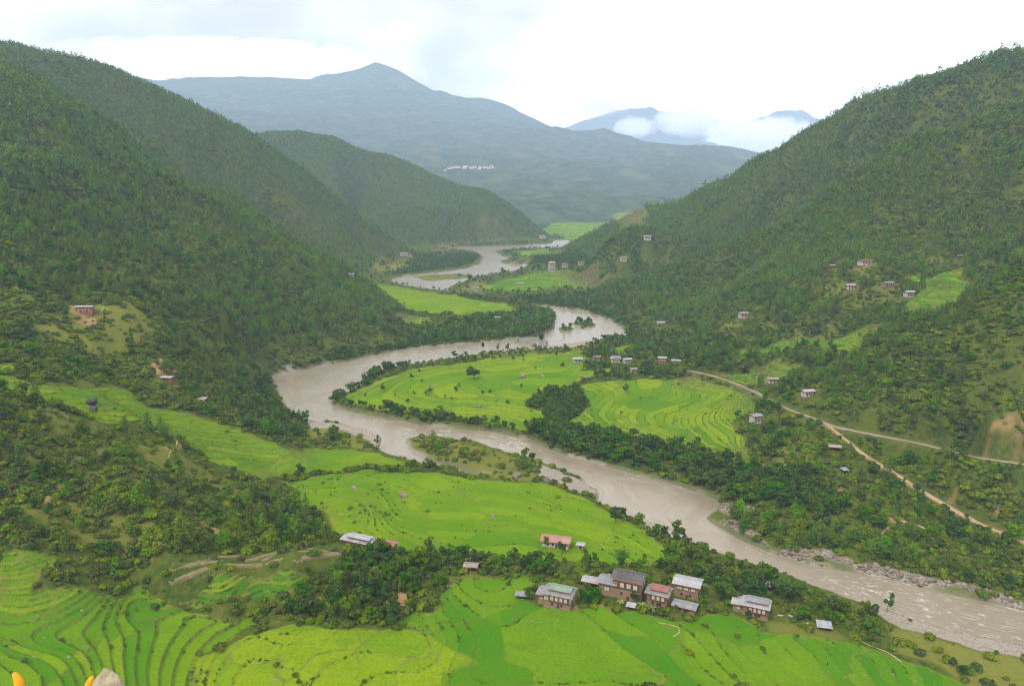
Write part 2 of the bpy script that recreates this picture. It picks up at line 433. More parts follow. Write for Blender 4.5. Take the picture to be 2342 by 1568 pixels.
isles_w = [[flat(*p) for p in q] for q in ISLES_PX]
center_w = [flat(*p) for p in CENTER_PX]
SDF = np.full(GX.shape, 400.0)
band = (RR > 190) & (RR < 3200)
bx, by = GX[band], GY[band]
wob = fbm(bx / 14, by / 14, 3, 5) * 1.2
d_, _ = seg_dist(bx, by, river_w, True)
s_ = np.where(in_poly(bx, by, river_w), -d_, d_)
for q in isles_w:
    dq, _ = seg_dist(bx, by, q, True)
    s_ = np.maximum(s_, np.where(in_poly(bx, by, q), dq, -dq))
SDF[band] = s_ + wob * np.clip(RR[band] / 500, 0.6, 2.0)[:, None]
bank = 0.25 + np.clip(SDF, 0, 14) * 0.16
ZS = np.where(SDF < 0, np.maximum(-2.0, SDF * 0.35), np.maximum(np.minimum(ZS, np.where(SDF < 40, 0.6 + SDF * 1.1, 1e9)), bank))

# ------------------------------------------------------------------ zones of land use (outlines traced on the ground)
def wpoly(px):
    out = []
    for x, y in px:
        p = hit(min(max(x, -400), 2740), y)
        if p is None:
            p = (*flat(x, y, 5.0), 5.0)
        out.append((math.atan2(p[0], p[1]), math.log(math.hypot(p[0], p[1]))))
    return out

wx = fbm(GX / 22, GY / 22, 3, 40) * 0.006
wy = fbm(GX / 22, GY / 22, 3, 60) * 0.010
GT = TH[None] + wx + 0 * GX
GL = LR[:, None] + wy + 0 * GX
def zone(px):
    return in_poly(GT, GL, wpoly(px))
level = blur(zone([(335, 1290), (420, 1268), (600, 1240), (800, 1230), (800, 1300), (700, 1340), (560, 1400), (330, 1400)]) * 1.0, 6)
ZS = ZS + near_rel * (1 - level)

# (outline, terrace step in metres, tone 0 green .. 1 yellow)
FIELDS = [
    ([(-60, 1316), (145, 1297), (75, 1362), (200, 1352), (330, 1340), (380, 1385), (455, 1405), (520, 1415), (560, 1407), (580, 1425), (450, 1490), (430, 1568), (420, 1660), (-120, 1660), (-120, 1480)], 1.35, 0.40),
    ([(420, 1660), (430, 1568), (450, 1492), (560, 1452), (640, 1441), (760, 1438), (870, 1442), (960, 1440), (1060, 1495), (1092, 1518), (1000, 1538), (1010, 1660)], 0.55, 0.92),
    ([(1010, 1660), (1000, 1540), (1095, 1518), (1060, 1495), (962, 1440), (905, 1428), (945, 1398), (1000, 1388), (1010, 1345), (1060, 1322), (1200, 1312), (1225, 1335), (1190, 1362), (1230, 1385), (1320, 1408), (1365, 1392), (1450, 1398), (1540, 1420), (1600, 1405), (1680, 1412),
      (1750, 1442), (1870, 1452), (1960, 1465), (2050, 1498), (2130, 1530), (2200, 1555), (2290, 1660)], 0.45, 0.30),
    ([(640, 1098), (750, 1082), (900, 1077), (960, 1080), (1060, 1092), (1150, 1097), (1240, 1107), (1310, 1132), (1390, 1168), (1460, 1210), (1500, 1238), (1560, 1266), (1500, 1290), (1420, 1288), (1340, 1278), (1230, 1286), (1080, 1258), (990, 1262), (880, 1248), (770, 1225), (750, 1180), (690, 1150), (690, 1120)], 0.5, 0.55),
    ([(560, 1032), (640, 1015), (720, 1027), (800, 1027), (900, 1047), (960, 1066), (900, 1070), (780, 1075), (650, 1086), (600, 1102), (560, 1085)], 0.5, 0.5),
    ([(-60, 842), (0, 848), (100, 880), (200, 895), (290, 890), (330, 925), (400, 935), (480, 955), (540, 980), (590, 1000), (640, 1018), (620, 1060), (560, 1078), (480, 1052), (430, 1012), (350, 988), (240, 965), (150, 935), (60, 912), (-60, 880)], 1.3, 0.55),
    ([(-60, 826), (60, 827), (105, 835), (90, 845), (-60, 843)], 1.1, 0.8),
    ([(780, 907), (830, 886), (900, 856), (1000, 836), (1100, 821), (1200, 810), (1330, 803), (1345, 822), (1320, 850), (1330, 866), (1300, 888), (1240, 903), (1195, 915), (1255, 945), (1250, 988), (1180, 985), (1100, 966), (980, 955), (880, 940), (800, 930)], 0.5, 0.66),
    ([(1330, 887), (1400, 869), (1500, 861), (1600, 863), (1690, 884), (1735, 908), (1722, 938), (1682, 966), (1700, 1010), (1730, 1040), (1765, 1066), (1700, 1060), (1600, 1041), (1520, 1016), (1430, 991), (1340, 975), (1300, 960), (1350, 930), (1345, 905)], 0.42, 0.66),
    ([(1640, 856), (1720, 847), (1835, 845), (1800, 865), (1760, 880), (1700, 876)], 0.8, 0.5),
    ([(1690, 806), (1780, 780), (1870, 769), (1960, 755), (2015, 748), (1965, 798), (1880, 808), (1800, 800)], 1.2, 0.45),
    ([(850, 647), (900, 653), (1000, 670), (1080, 685), (1165, 695), (1180, 706), (1140, 720), (1060, 722), (980, 715), (920, 705), (880, 680)], 0.5, 0.75),
    ([(900, 709), (1000, 725), (990, 739), (930, 736), (905, 722)], 0.6, 0.7),
    ([(1090, 664), (1150, 640), (1230, 622), (1290, 618), (1380, 622), (1425, 640), (1380, 650), (1300, 656), (1200, 664)], 0.9, 0.5),
    ([(1170, 576), (1250, 569), (1300, 572), (1270, 585), (1200, 589)], 0.6, 0.5),
    ([(1215, 513), (1262, 509), (1400, 507), (1480, 508), (1420, 532), (1275, 536)], 1.0, 0.55),
    ([(1400, 490), (1440, 478), (1460, 488), (1420, 500)], 4.0, 0.8),
    ([(2060, 630), (2110, 625), (2200, 622), (2215, 660), (2195, 692), (2090, 708), (2050, 704), (2100, 668)], 1.5, 0.35),
    ([(1395, 795), (1440, 788), (1462, 792), (1440, 806), (1400, 812)], 0.5, 0.5),
    ([(392, 1378), (470, 1338), (600, 1312), (698, 1297), (702, 1325), (650, 1352), (560, 1372), (440, 1394)], 1.4, 0.28),
    ([(1280, 850), (1330, 845), (1400, 842), (1420, 852), (1340, 862)], 0.5, 0.6),
]
RICE = np.zeros(GX.shape)
STEP = np.full(GX.shape, 1.0)
TONE = np.full(GX.shape, 0.5)
LINE = np.full(GX.shape, 0.8)
for px, st, tn in FIELDS:
    m = zone(px)
    RICE[m], STEP[m], TONE[m] = 1.0, st, tn
    LINE[m] = .72 if st == 1.35 else .62 if st == 1.3 else .95 if st == .42 else 1.0 if st > .55 else (0.85 if px[0] == (780, 907) else 0.46)
RICE[SDF < 4] = 0

GRAVEL = np.zeros(GX.shape)
for px in ([(1235, 1060), (1290, 1076), (1335, 1098), (1364, 1122), (1355, 1138), (1310, 1122), (1255, 1098), (1225, 1075)],
           [(615, 868), (640, 858), (720, 841), (800, 826), (815, 836), (720, 862), (640, 880)],
           [(1990, 1390), (2140, 1432), (2342, 1478), (2600, 1540), (2600, 1575), (2342, 1512), (2200, 1472), (2060, 1436)],
           [(1080, 800), (1180, 781), (1290, 778), (1360, 784), (1280, 797), (1130, 807)],
           [(690, 962), (760, 968), (830, 984), (872, 1000), (862, 1030), (840, 1005), (760, 980), (700, 975)],
           [(1660, 1185), (1780, 1250), (1950, 1285), (2120, 1318), (2342, 1370), (2342, 1398), (2080, 1334), (1850, 1292), (1640, 1202)],
           [(1640, 1140), (1700, 1148), (1740, 1165), (1690, 1178), (1640, 1168)]):
    GRAVEL[zone(px)] = 1.0
GRAVEL = np.maximum(GRAVEL, (1 - smoothstep(0.3, 2.2, SDF)) * (RR < 3200)[:, None] * (0.25 + 0.6 * smoothstep(0.0, 0.5, fbm(GX / 25, GY / 25, 2, 33))))
DIRT = np.zeros(GX.shape)
for px, v in (([(155, 690), (245, 690), (240, 715), (215, 745), (190, 738), (160, 715)], 0.85),
           ([(345, 842), (400, 836), (430, 862), (400, 880), (345, 872)], 0.8),
           ([(2235, 1030), (2250, 985), (2290, 955), (2400, 950), (2400, 1055), (2300, 1045)], 0.6),
           ([(1880, 1115), (1930, 1105), (1960, 1110), (1930, 1150), (1890, 1150)], 0.6),
           ([(2000, 1165), (2080, 1180), (2010, 1225), (2040, 1190)], 0.85),
           ([(1925, 1085), (1980, 1080), (1990, 1110), (1950, 1120)], 0.4),
           ([(2260, 1160), (2310, 1075), (2295, 1120), (2275, 1190)], 0.55),
           ([(2150, 1150), (2210, 1085), (2225, 1085), (2175, 1160)], 0.4),
           ([(350, 1270), (420, 1245), (500, 1215), (470, 1190), (420, 1170), (410, 1240), (350, 1290)], 0.75),
           ([(90, 1150), (130, 1110), (130, 1150), (110, 1170)], 0.6),
           ([(380, 1010), (415, 1005), (400, 1045), (380, 1040)], 0.6),
           ([(915, 1320), (945, 1330), (935, 1380), (955, 1390), (920, 1395)], 0.9),
           ([(760, 1315), (840, 1320), (830, 1335), (770, 1330)], 0.5),
           ([(1310, 1402), (1370, 1390), (1400, 1392), (1325, 1412)], 0.7),
           ([(1530, 800), (1600, 790), (1680, 765), (1690, 770), (1590, 805)], 0.6),
           ([(1790, 720), (1830, 695), (1835, 700), (1800, 728)], 0.6),
           ([(1930, 612), (1990, 612), (1985, 625), (1940, 622)], 0.5),
           ([(1000, 565), (1080, 558), (1080, 566), (1010, 570)], 0.4),
           ([(1080, 515), (1130, 495), (1150, 530), (1100, 545)], 0.22),
           ([(1375, 690), (1400, 682), (1405, 705), (1385, 712)], 0.4)):
    DIRT[zone(px)] = v
DRY = np.zeros(GX.shape)
for px, v in (([(60, 700), (300, 690), (380, 770), (260, 800), (80, 800)], 0.75),
           ([(2030, 1432), (2342, 1512), (2600, 1575), (2600, 1700), (2290, 1640), (2150, 1520), (2040, 1485)], 0.9),
           ([(925, 1008), (1000, 1000), (1160, 1038), (1262, 1066), (1265, 1085), (1230, 1102), (1120, 1090), (1000, 1054), (945, 1035)], 0.75),
           ([(700, 970), (760, 972), (860, 1005), (860, 1032), (780, 1020), (720, 1005)], 0.8),
           ([(850, 606), (930, 594), (940, 612), (860, 619)], 0.9), ([(1000, 585), (1030, 582), (1030, 594), (1005, 596)], 0.8),
           ([(940, 634), (1060, 628), (1090, 632), (985, 643)], 0.7),
           ([(1060, 650), (1100, 640), (1130, 655), (1060, 668)], 0.8), ([(1290, 704), (1380, 725), (1340, 716), (1260, 700)], 0.6),
           ([(120, 500), (500, 640), (600, 800), (350, 700), (200, 640)], 0.25),
           ([(560, 430), (850, 560), (930, 600), (800, 600), (650, 500)], 0.4),
           ([(1080, 490), (1150, 505), (1260, 545), (1100, 545)], 0.5),
           ([(1880, 590), (1940, 600), (1990, 580), (2050, 600), (2000, 640), (1900, 620)], 0.6), ([(2075, 575), (2170, 565), (2200, 600), (2200, 625), (2110, 628), (2095, 600)], 0.8), ([(1640, 730), (1690, 740), (1680, 780), (1640, 770)], .7), ([(1850, 630), (2060, 610), (2110, 640), (2070, 710), (1960, 720), (1850, 690)], .45), ([(1740, 740), (1900, 720), (1960, 745), (1800, 780), (1700, 800)], .45),
           ([(1780, 1000), (1880, 1010), (1880, 1090), (1790, 1070)], 0.6),
           ([(-200, 900), (100, 940), (300, 1010), (420, 1040), (560, 1120), (650, 1170), (500, 1250), (350, 1280), (100, 1200), (-200, 1150)], 0.6),
           ([(1060, 800), (1300, 780), (1420, 790), (1300, 810), (1100, 822)], 0.7),
           ([(1010, 1345), (1110, 1320), (1130, 1300), (1080, 1290), (1040, 1300)], 0.5),
           ([(1750, 1410), (1880, 1425), (1950, 1460), (1860, 1455), (1760, 1440)], 0.55)):
    m = zone(px)
    DRY[m] = np.maximum(DRY[m], v)
STRAW = np.zeros(GX.shape)     # dry mown terraces on the near left
DIRT *= smoothstep(-0.55, 0.15, fbm(GX / 11, GY / 11, 3, 70))
for A in (RICE, DIRT, DRY, STRAW):
    A[SDF < 0.5] = 0

# ------------------------------------------------------------------ roads: levelled into the slope
ROADS = {
    'road': ([(1548, 846), (1590, 850), (1640, 862), (1690, 880), (1735, 900), (1765, 918), (1800, 935), (1850, 953), (1890, 968), (1950, 985), (2030, 1000), (2100, 1013), (2170, 1031), (2240, 1047), (2342, 1062), (2480, 1082)], 2.5),
    'dirt_track': ([(1890, 969), (1912, 988), (1950, 1020), (1990, 1050), (2050, 1085), (2110, 1124), (2170, 1159), (2230, 1193), (2300, 1223), (2342, 1240), (2450, 1290)], 2.3),
    'footpath': ([(1505, 1422), (1552, 1432), (1556, 1446), (1538, 1455)], 0.5),
    'field_path': ([(1945, 1452), (1985, 1474), (2030, 1490), (2062, 1512)], 0.5),
    'slope_path': ([(2015, 1222), (2050, 1190), (2095, 1196), (2130, 1215)], 1.1),
    'spur_path': ([(385, 1046), (404, 1020), (405, 1008)], 0.7),
}
road_lines = {}
for nm, (px, wd) in ROADS.items():
    P = [hit(x, y) for x, y in px]
    P = np.array([p for p in P if p is not None])
    if nm in ('road', 'dirt_track'):
        rad = np.hypot(P[:, 0], P[:, 1])
    s = np.concatenate([[0], np.cumsum(np.hypot(*(P[1:, :2] - P[:-1, :2]).T))])
    u = np.linspace(0, s[-1], max(12, int(s[-1] / 3)))
    Q = np.stack([np.interp(u, s, P[:, k]) for k in range(3)], 1)
    for _ in range(6 if wd > 2 else 2):
        Q[1:-1] = (Q[:-2] + Q[2:] + 2 * Q[1:-1]) / 4
    road_lines[nm] = (Q, wd)
ROADM = np.zeros(GX.shape)
for nm, (Q, wd) in road_lines.items():
    lo, hi = Q[:, :2].min(0) - 14, Q[:, :2].max(0) + 14
    m = (GX > lo[0]) & (GX < hi[0]) & (GY > lo[1]) & (GY < hi[1])
    d, arc = seg_dist(GX[m], GY[m], Q[:, :2])
    u = np.concatenate([[0], np.cumsum(np.hypot(*(Q[1:, :2] - Q[:-1, :2]).T))])
    zr = np.interp(arc, u, Q[:, 2])
    if wd > 2:
        f = 1 - smoothstep(wd * 0.6 + 1.2, wd * 0.6 + 6.5, d)
        ZS[m] = ZS[m] * (1 - f) + zr * f
        DIRT[m] = np.maximum(DIRT[m], (1 - smoothstep(wd * 0.6, wd * 1.3, d + fbm(GX[m] / 9, GY[m] / 9, 3, 3) * 1.3)) * (0.8 if nm == 'dirt_track' else 0.35))
    ROADM[m] = np.maximum(ROADM[m], 1 - smoothstep(wd * 0.9 + 1.8 * (wd > 2), wd * 0.9 + 1.5 + 2.2 * (wd > 2), d))
    RICE[m] *= (d > wd * 0.8)

# ------------------------------------------------------------------ terraces: real steps in the paddies
qn = fbm(GX / 60, GY / 60, 3, 11) * 0.45 + fbm(GX / 17, GY / 17, 2, 12) * 0.10
Q_ = ZS / STEP + qn + (fbm(GX / 150, GY / 150, 2, 14) * 1.0) * (STEP < 0.7)
band_m = zone(FIELDS[5][0])
Qb = (0.42 * ZS + 0.26 * RR[:, None]) / 2.1 + fbm(GX / 26, GY / 26, 3, 15) * 0.8
Q_ = np.where(blur(band_m * 1.0, 1) > .5, Qb, Q_)
ZQ = np.where(band_m, Q_ * STEP, ZS)
fr = Q_ - np.floor(Q_)
dqr = np.gradient(Q_, axis=0) / np.gradient(RR)[:, None]
dqt = np.gradient(Q_, axis=1) / (RR[:, None] * (TH[1] - TH[0]))
GQ = np.clip(np.hypot(dqr, dqt), 0.004, 2.0)
wid = np.clip(np.maximum(0.6, RR[:, None] * 0.002) * GQ, 0.02, 0.45)     # width of the riser as a share of one step
st_z = (np.floor(Q_) + smoothstep(1 - wid, np.ones_like(wid), fr)) * STEP - (Q_ * STEP - ZS)
rise = np.clip(STEP, 0, 1.7)
mix = RICE * smoothstep(200, 230, RR)[:, None] * (1 - smoothstep(1500, 2200, RR)[:, None])
ZT = ZS * (1 - mix) + st_z * mix
# a low bund on the lip of each terrace
ZT += mix * 0.22 * np.exp(-((fr - (1 - wid)) / (wid * 0.5)) ** 2)
# rough ground elsewhere
ZT += (1 - RICE) * (SDF > 0) * (1 - ROADM) * fbm(GX / 5, GY / 5, 3, 77) * 0.28 * smoothstep(220, 260, RR)[:, None] * (1 - smoothstep(900, 1400, RR)[:, None])
ZT += smoothstep(.2, .6, DIRT) * (1 - ROADM) * (RR < 700)[:, None] * (RR > 230)[:, None] * (np.abs(fbm(GX / 9, GY / 9, 4, 81, .6)) * 2.4 - .7)
ZT = np.where(SDF < 0, ZS, np.maximum(ZT, bank))

# ------------------------------------------------------------------ materials
def new_mat(name):
    m = bpy.data.materials.new(name)
    m.use_nodes = True
    m.node_tree.nodes.clear()
    return m, m.node_tree

def finish(m, nt, col, rough=0.9, bump=None, bump_s=0.3, bump_d=0.1, spec=0.2, metal=0.0, transl=0.0):
    ins = {'Base Color': col, 'Roughness': rough, 'Specular IOR Level': spec, 'Metallic': metal}
    if not isinstance(col, bpy.types.NodeSocket):
        ins['Base Color'] = (col[0], col[1], col[2], 1)
    if bump is not None:
        ins['Normal'] = N(nt, 'ShaderNodeBump', {'Height': bump, 'Strength': bump_s, 'Distance': bump_d}).outputs[0]
    b = N(nt, 'ShaderNodeBsdfPrincipled', ins)
    sh = b.outputs[0]
    if transl > 0:
        t = N(nt, 'ShaderNodeBsdfTranslucent')
        if isinstance(col, bpy.types.NodeSocket):
            nt.links.new(col, t.inputs[0])
        else:
            t.inputs[0].default_value = (*col, 1)
        sh = N(nt, 'ShaderNodeMixShader', {0: transl, 1: sh, 2: t.outputs[0]}).outputs[0]
    N(nt, 'ShaderNodeOutputMaterial', {'Surface': sh})
    return m

def attr(nt, name, out='Fac'):
    return N(nt, 'ShaderNodeAttribute', attribute_name=name).outputs[out]

def pos(nt):
    return N(nt, 'ShaderNodeNewGeometry').outputs['Position']

def terrain_mat():
    m, nt = new_mat('valley_ground')
    P = pos(nt)
    rice, q, gq, tone = attr(nt, 'rice'), attr(nt, 'q'), attr(nt, 'gq'), attr(nt, 'tone')
    grav, dirt, dry, straw, far = attr(nt, 'gravel'), attr(nt, 'dirt'), attr(nt, 'dry'), attr(nt, 'straw'), attr(nt, 'far')
    # wild ground: grass, weeds, litter
    n1 = noise_(nt, P, 0.035, 5, 0.6)
    n2 = noise_(nt, P, 0.35, 4, 0.65)
    n3 = noise_(nt, P, 1.6, 3, 0.6)
    wild = mixc(nt, mapr(nt, n1, 0.38, 0.62), (0.026, 0.050, 0.007), (0.056, 0.078, 0.010))
    wild = mixc(nt, mapr(nt, n2, 0.45, 0.68), wild, (0.085, 0.084, 0.016))
    wild = mixc(nt, mapr(nt, n3, 0.50, 0.75, 0, 0.6), wild, (0.016, 0.028, 0.007))
    soil_p = mapr(nt, noise_(nt, P, 0.06, 5, 0.7), 0.64, 0.74)
    wild = mixc(nt, math_(nt, 'MULTIPLY', soil_p, 0.22), wild, (0.20, 0.125, 0.060))
    dryc = mixc(nt, mapr(nt, n2, 0.35, 0.65), (0.135, 0.130, 0.026), (0.098, 0.108, 0.018))
    dryc = mixc(nt, mapr(nt, n3, 0.5, 0.72, 0, 0.7), dryc, (0.045, 0.065, 0.010))
    dfac = math_(nt, 'MULTIPLY', dry, mapr(nt, n1, 0.25, 0.5, 0.55, 1.0))
    col = mixc(nt, dfac, wild, dryc)
    # far forested mountain sides
    fcol = mixc(nt, mapr(nt, noise_(nt, P, 0.012, 6, 0.65), 0.40, 0.62), (0.014, 0.028, 0.012), (0.050, 0.070, 0.024))
    fcol = mixc(nt, mapr(nt, noise_(nt, P, 0.0035, 4, 0.6), 0.56, 0.70, 0, 0.55), fcol, (0.105, 0.105, 0.045))
    col = mixc(nt, far, col, fcol)
    # dirt, gravel, straw
    dcol = mixc(nt, mapr(nt, n2, 0.35, 0.65), (0.25, 0.14, 0.068), (0.17, 0.112, 0.06))
    dcol = mixc(nt, mapr(nt, n3, 0.55, 0.75, 0, 0.7), dcol, (0.085, 0.09, 0.03))
    dm = math_(nt, 'MULTIPLY', dirt, mapr(nt, noise_(nt, P, 0.22, 5, 0.7), 0.30, 0.52, 0.25, 1.25), clamp=True)
    col = mixc(nt, dm, col, dcol)
    vor = N(nt, 'ShaderNodeTexVoronoi', {'Vector': P, 'Scale': 0.9}, feature='F1')
    gcol = mixc(nt, vor.outputs['Distance'], (0.24, 0.215, 0.185), (0.15, 0.135, 0.112))
    gcol = mixc(nt, mapr(nt, n2, 0.45, 0.7, 0, 0.55), gcol, (0.19, 0.15, 0.105))
    gm = math_(nt, 'MULTIPLY', grav, mapr(nt, noise_(nt, P, 0.12, 4, 0.7), 0.26, 0.42, 0.3, 1.3), clamp=True)
    col = mixc(nt, gm, col, gcol)
    scol = mixc(nt, mapr(nt, n3, 0.35, 0.65), (0.30, 0.255, 0.165), (0.21, 0.19, 0.115))
    col = mixc(nt, straw, col, scol)
    # paddies: every terrace, and every plot along it, has its own ripeness
    qf = math_(nt, 'FLOOR', q)
    fr = math_(nt, 'FRACT', q)
    wv = N(nt, 'ShaderNodeTexNoise', {'Vector': P, 'Scale': 0.03, 'Detail': 2.0}).outputs['Color']
    PW = N(nt, 'ShaderNodeVectorMath', {0: P, 1: N(nt, 'ShaderNodeVectorMath', {0: wv, 1: (46.0, 46.0, 0.0)}, operation='MULTIPLY').outputs[0]}, operation='ADD').outputs[0]
    cell = N(nt, 'ShaderNodeTexVoronoi', {'Vector': N(nt, 'ShaderNodeVectorMath', {0: PW, 1: (0.026, 0.020, 0.0)}, operation='MULTIPLY').outputs[0], 'Scale': 1.0, 'Randomness': 1.0}, voronoi_dimensions='2D')
    key = N(nt, 'ShaderNodeCombineXYZ', {0: qf, 1: N(nt, 'ShaderNodeSeparateColor', {0: cell.outputs['Color']}).outputs[0], 2: 0.5}).outputs[0]
    wn = N(nt, 'ShaderNodeTexWhiteNoise', {'Vector': key}, noise_dimensions='3D').outputs['Value']
    ripe = math_(nt, 'ADD', tone, math_(nt, 'MULTIPLY', math_(nt, 'SUBTRACT', wn, 0.5), mapr(nt, attr(nt, 'terr'), .3, 1, .3, .95)))
    ripe = math_(nt, 'ADD', ripe, math_(nt, 'MULTIPLY', math_(nt, 'SUBTRACT', noise_(nt, P, 0.016, 4, 0.6), 0.5), 1.1), clamp=True)
    rcol = mixc(nt, ripe, (0.032, 0.114, 0.002), (0.130, 0.186, 0.004))
    tex = noise_(nt, P, 0.9, 4, 0.7)
    blot = noise_(nt, P, 0.11, 4, 0.65)
    rcol = mixc(nt, mapr(nt, tex, 0.42, 0.62, 0, 0.42), rcol, (0.026, 0.082, 0.002))
    rcol = mixc(nt, mapr(nt, blot, 0.50, 0.70, 0, 0.5), rcol, (0.058, 0.105, 0.006))
    # bunds and risers
    wline = mapr(nt, noise_(nt, P, 0.14, 3, 0.7), 0.34, 0.62, 0.2, 1.2)
    dist = math_(nt, 'DIVIDE', math_(nt, 'SUBTRACT', 1.0, fr), gq)
    ground_r = N(nt, 'ShaderNodeVectorMath', {0: P}, operation='LENGTH').outputs['Value']
    wm = math_(nt, 'MULTIPLY', mapr(nt, ground_r, 250, 1600, 0.42, 2.3), wline)
    lmask = mapr(nt, math_(nt, 'SUBTRACT', dist, wm), -0.15, 0.25, 1.0, 0.0)
    lcol = mixc(nt, mapr(nt, noise_(nt, P, 0.30, 3, 0.6), 0.40, 0.60), (0.026, 0.042, 0.010), (0.110, 0.088, 0.034))
    ter = attr(nt, 'terr')
    lcol = mixc(nt, ter, mixc(nt, 0.45, (0.135, 0.185, 0.012), lcol), lcol)
    rcol = mixc(nt, math_(nt, 'MULTIPLY', lmask, mapr(nt, ter, 0, 1, 0.4, 1.0)), rcol, lcol)
    # plot borders across the terraces
    edge = N(nt, 'ShaderNodeTexVoronoi', {'Vector': N(nt, 'ShaderNodeVectorMath', {0: PW, 1: (0.026, 0.020, 0.0)}, operation='MULTIPLY').outputs[0], 'Scale': 1.0}, voronoi_dimensions='2D', feature='DISTANCE_TO_EDGE')
    em = math_(nt, 'MULTIPLY', mapr(nt, edge.outputs['Distance'], 0.004, 0.02, 1, 0), mapr(nt, noise_(nt, P, 0.05, 2), 0.42, 0.55, 0.1, 0.8))
    rcol = mixc(nt, em, rcol, lcol)
    rm = mapr(nt, math_(nt, 'ADD', rice, math_(nt, 'MULTIPLY', math_(nt, 'SUBTRACT', n2, 0.5), 0.35)), 0.42, 0.58)
    col = mixc(nt, rm, col, rcol)
    bh = math_(nt, 'ADD', math_(nt, 'MULTIPLY', n3, 0.5), math_(nt, 'MULTIPLY', tex, 0.5))
    return finish(m, nt, col, 1.0, bh, 0.6, 0.6, spec=0.0)

def water_mat():
    m, nt = new_mat('muddy_river_water')
    P = pos(nt)
    s, d, rap = attr(nt, 'along'), attr(nt, 'bankdist'), attr(nt, 'rapid')
    v = N(nt, 'ShaderNodeCombineXYZ', {0: math_(nt, 'MULTIPLY', s, 0.035), 1: math_(nt, 'MULTIPLY', d, 0.16), 2: 0.0}).outputs[0]
    st = noise_(nt, v, 1.0, 5, 0.65, 0.6)
    v2 = N(nt, 'ShaderNodeCombineXYZ', {0: math_(nt, 'MULTIPLY', s, 0.16), 1: math_(nt, 'MULTIPLY', d, 0.55), 2: 0.0}).outputs[0]
    f2 = noise_(nt, v2, 1.0, 5, 0.7, 0.8)
    big = noise_(nt, P, 0.008, 3, 0.6)
    col = mixc(nt, mapr(nt, st, 0.36, 0.64), (0.150, 0.124, 0.086), (0.190, 0.163, 0.122))
    col = mixc(nt, mapr(nt, big, 0.4, 0.65, 0, 0.6), col, (0.140, 0.118, 0.080))
    foam = math_(nt, 'MULTIPLY', mapr(nt, f2, 0.56, 0.68), mapr(nt, math_(nt, 'ADD', rap, math_(nt, 'MULTIPLY', math_(nt, 'SUBTRACT', st, 0.5), 1.2)), 0.38, 0.95), clamp=True)
    col = mixc(nt, math_(nt, 'MULTIPLY', foam, 0.65), col, (0.72, 0.70, 0.66))
    wav = noise_(nt, P, 0.45, 4, 0.65)
    wav2 = math_(nt, 'ADD', math_(nt, 'MULTIPLY', wav, 0.6), math_(nt, 'MULTIPLY', f2, math_(nt, 'ADD', 0.3, rap)))
    return finish(m, nt, col, mapr(nt, foam, 0, 1, 0.22, 0.8), wav2, 0.55, 0.6, spec=0.4)

def simple_mat(name, c, rough=0.85, var=0.25, scale=2.0, spec=0.2, metal=0.0, bump=0.0, c2=None, obj_rand=0.0):
    m, nt = new_mat(name)
    P = N(nt, 'ShaderNodeTexCoord').outputs['Object']
    n = noise_(nt, P, scale, 5, 0.65)
    c2 = c2 or tuple(x * (1 - var * 1.6) for x in c)
    col = mixc(nt, mapr(nt, n, 0.35, 0.68), c, c2)
    if obj_rand > 0:
        r = N(nt, 'ShaderNodeObjectInfo').outputs['Random']
        hsv = N(nt, 'ShaderNodeHueSaturation', {'Hue': mapr(nt, r, 0, 1, 0.5 - 0.02 * obj_rand, 0.5 + 0.02 * obj_rand), 'Value': mapr(nt, r, 0, 1, 1 - 0.35 * obj_rand, 1 + 0.35 * obj_rand), 'Color': col})
        col = hsv.outputs[0]
    return finish(m, nt, col, rough, n if bump else None, bump, 0.05, spec, metal)

M_TERRAIN = terrain_mat()
M_WATER = water_mat()
M_ROAD = simple_mat('worn_pale_asphalt', (0.20, 0.165, 0.125), 0.9, 0.2, 0.2, c2=(0.13, 0.11, 0.08))
M_TRACK = simple_mat('tan_earth', (0.28, 0.205, 0.125), 0.95, 0.2, 0.25, c2=(0.20, 0.135, 0.075))

# ------------------------------------------------------------------ meshes of the ground and the river
def grid_mesh(name, X, Y, Z, faces, mat, attrs):
    me = bpy.data.meshes.new(name)
    nv, nf = X.size, len(faces)
    me.vertices.add(nv)
    me.vertices.foreach_set('co', np.stack([X.ravel(), Y.ravel(), Z.ravel()], 1).astype(np.float32).ravel())
    me.loops.add(nf * 4)
    me.loops.foreach_set('vertex_index', faces.astype(np.int32).ravel())
    me.polygons.add(nf)
    me.polygons.foreach_set('loop_start', np.arange(0, nf * 4, 4, dtype=np.int32))
    me.polygons.foreach_set('use_smooth', np.ones(nf, bool))
    me.update(calc_edges=True)
    for k, a in attrs.items():
        at = me.attributes.new(k, 'FLOAT', 'POINT')
        at.data.foreach_set('value', a.astype(np.float32).ravel())
    me.materials.append(mat)
    o = bpy.data.objects.new(name, me)
    COL.objects.link(o)
    return o

idx = np.arange(NR * NT).reshape(NR, NT)
quads = np.stack([idx[:-1, :-1], idx[:-1, 1:], idx[1:, 1:], idx[1:, :-1]], -1).reshape(-1, 4)
FAR = smoothstep(3100, 3600, RR)[:, None] * np.ones_like(GX) * (RICE < 0.5)
RICEs = blur(RICE, 1)
ground = grid_mesh('ground', GX, GY, ZT, quads, M_TERRAIN,
                   {'rice': RICEs, 'q': Q_, 'gq': GQ, 'tone': blur(TONE, 2), 'gravel': blur(GRAVEL, 1), 'dirt': blur(DIRT, 1), 'dry': blur(DRY, 3), 'straw': blur(STRAW, 1), 'far': FAR, 'terr': blur(LINE, 1)})
tag(ground, 'valley ground with forested hillsides and terraced green rice fields', kind='structure')

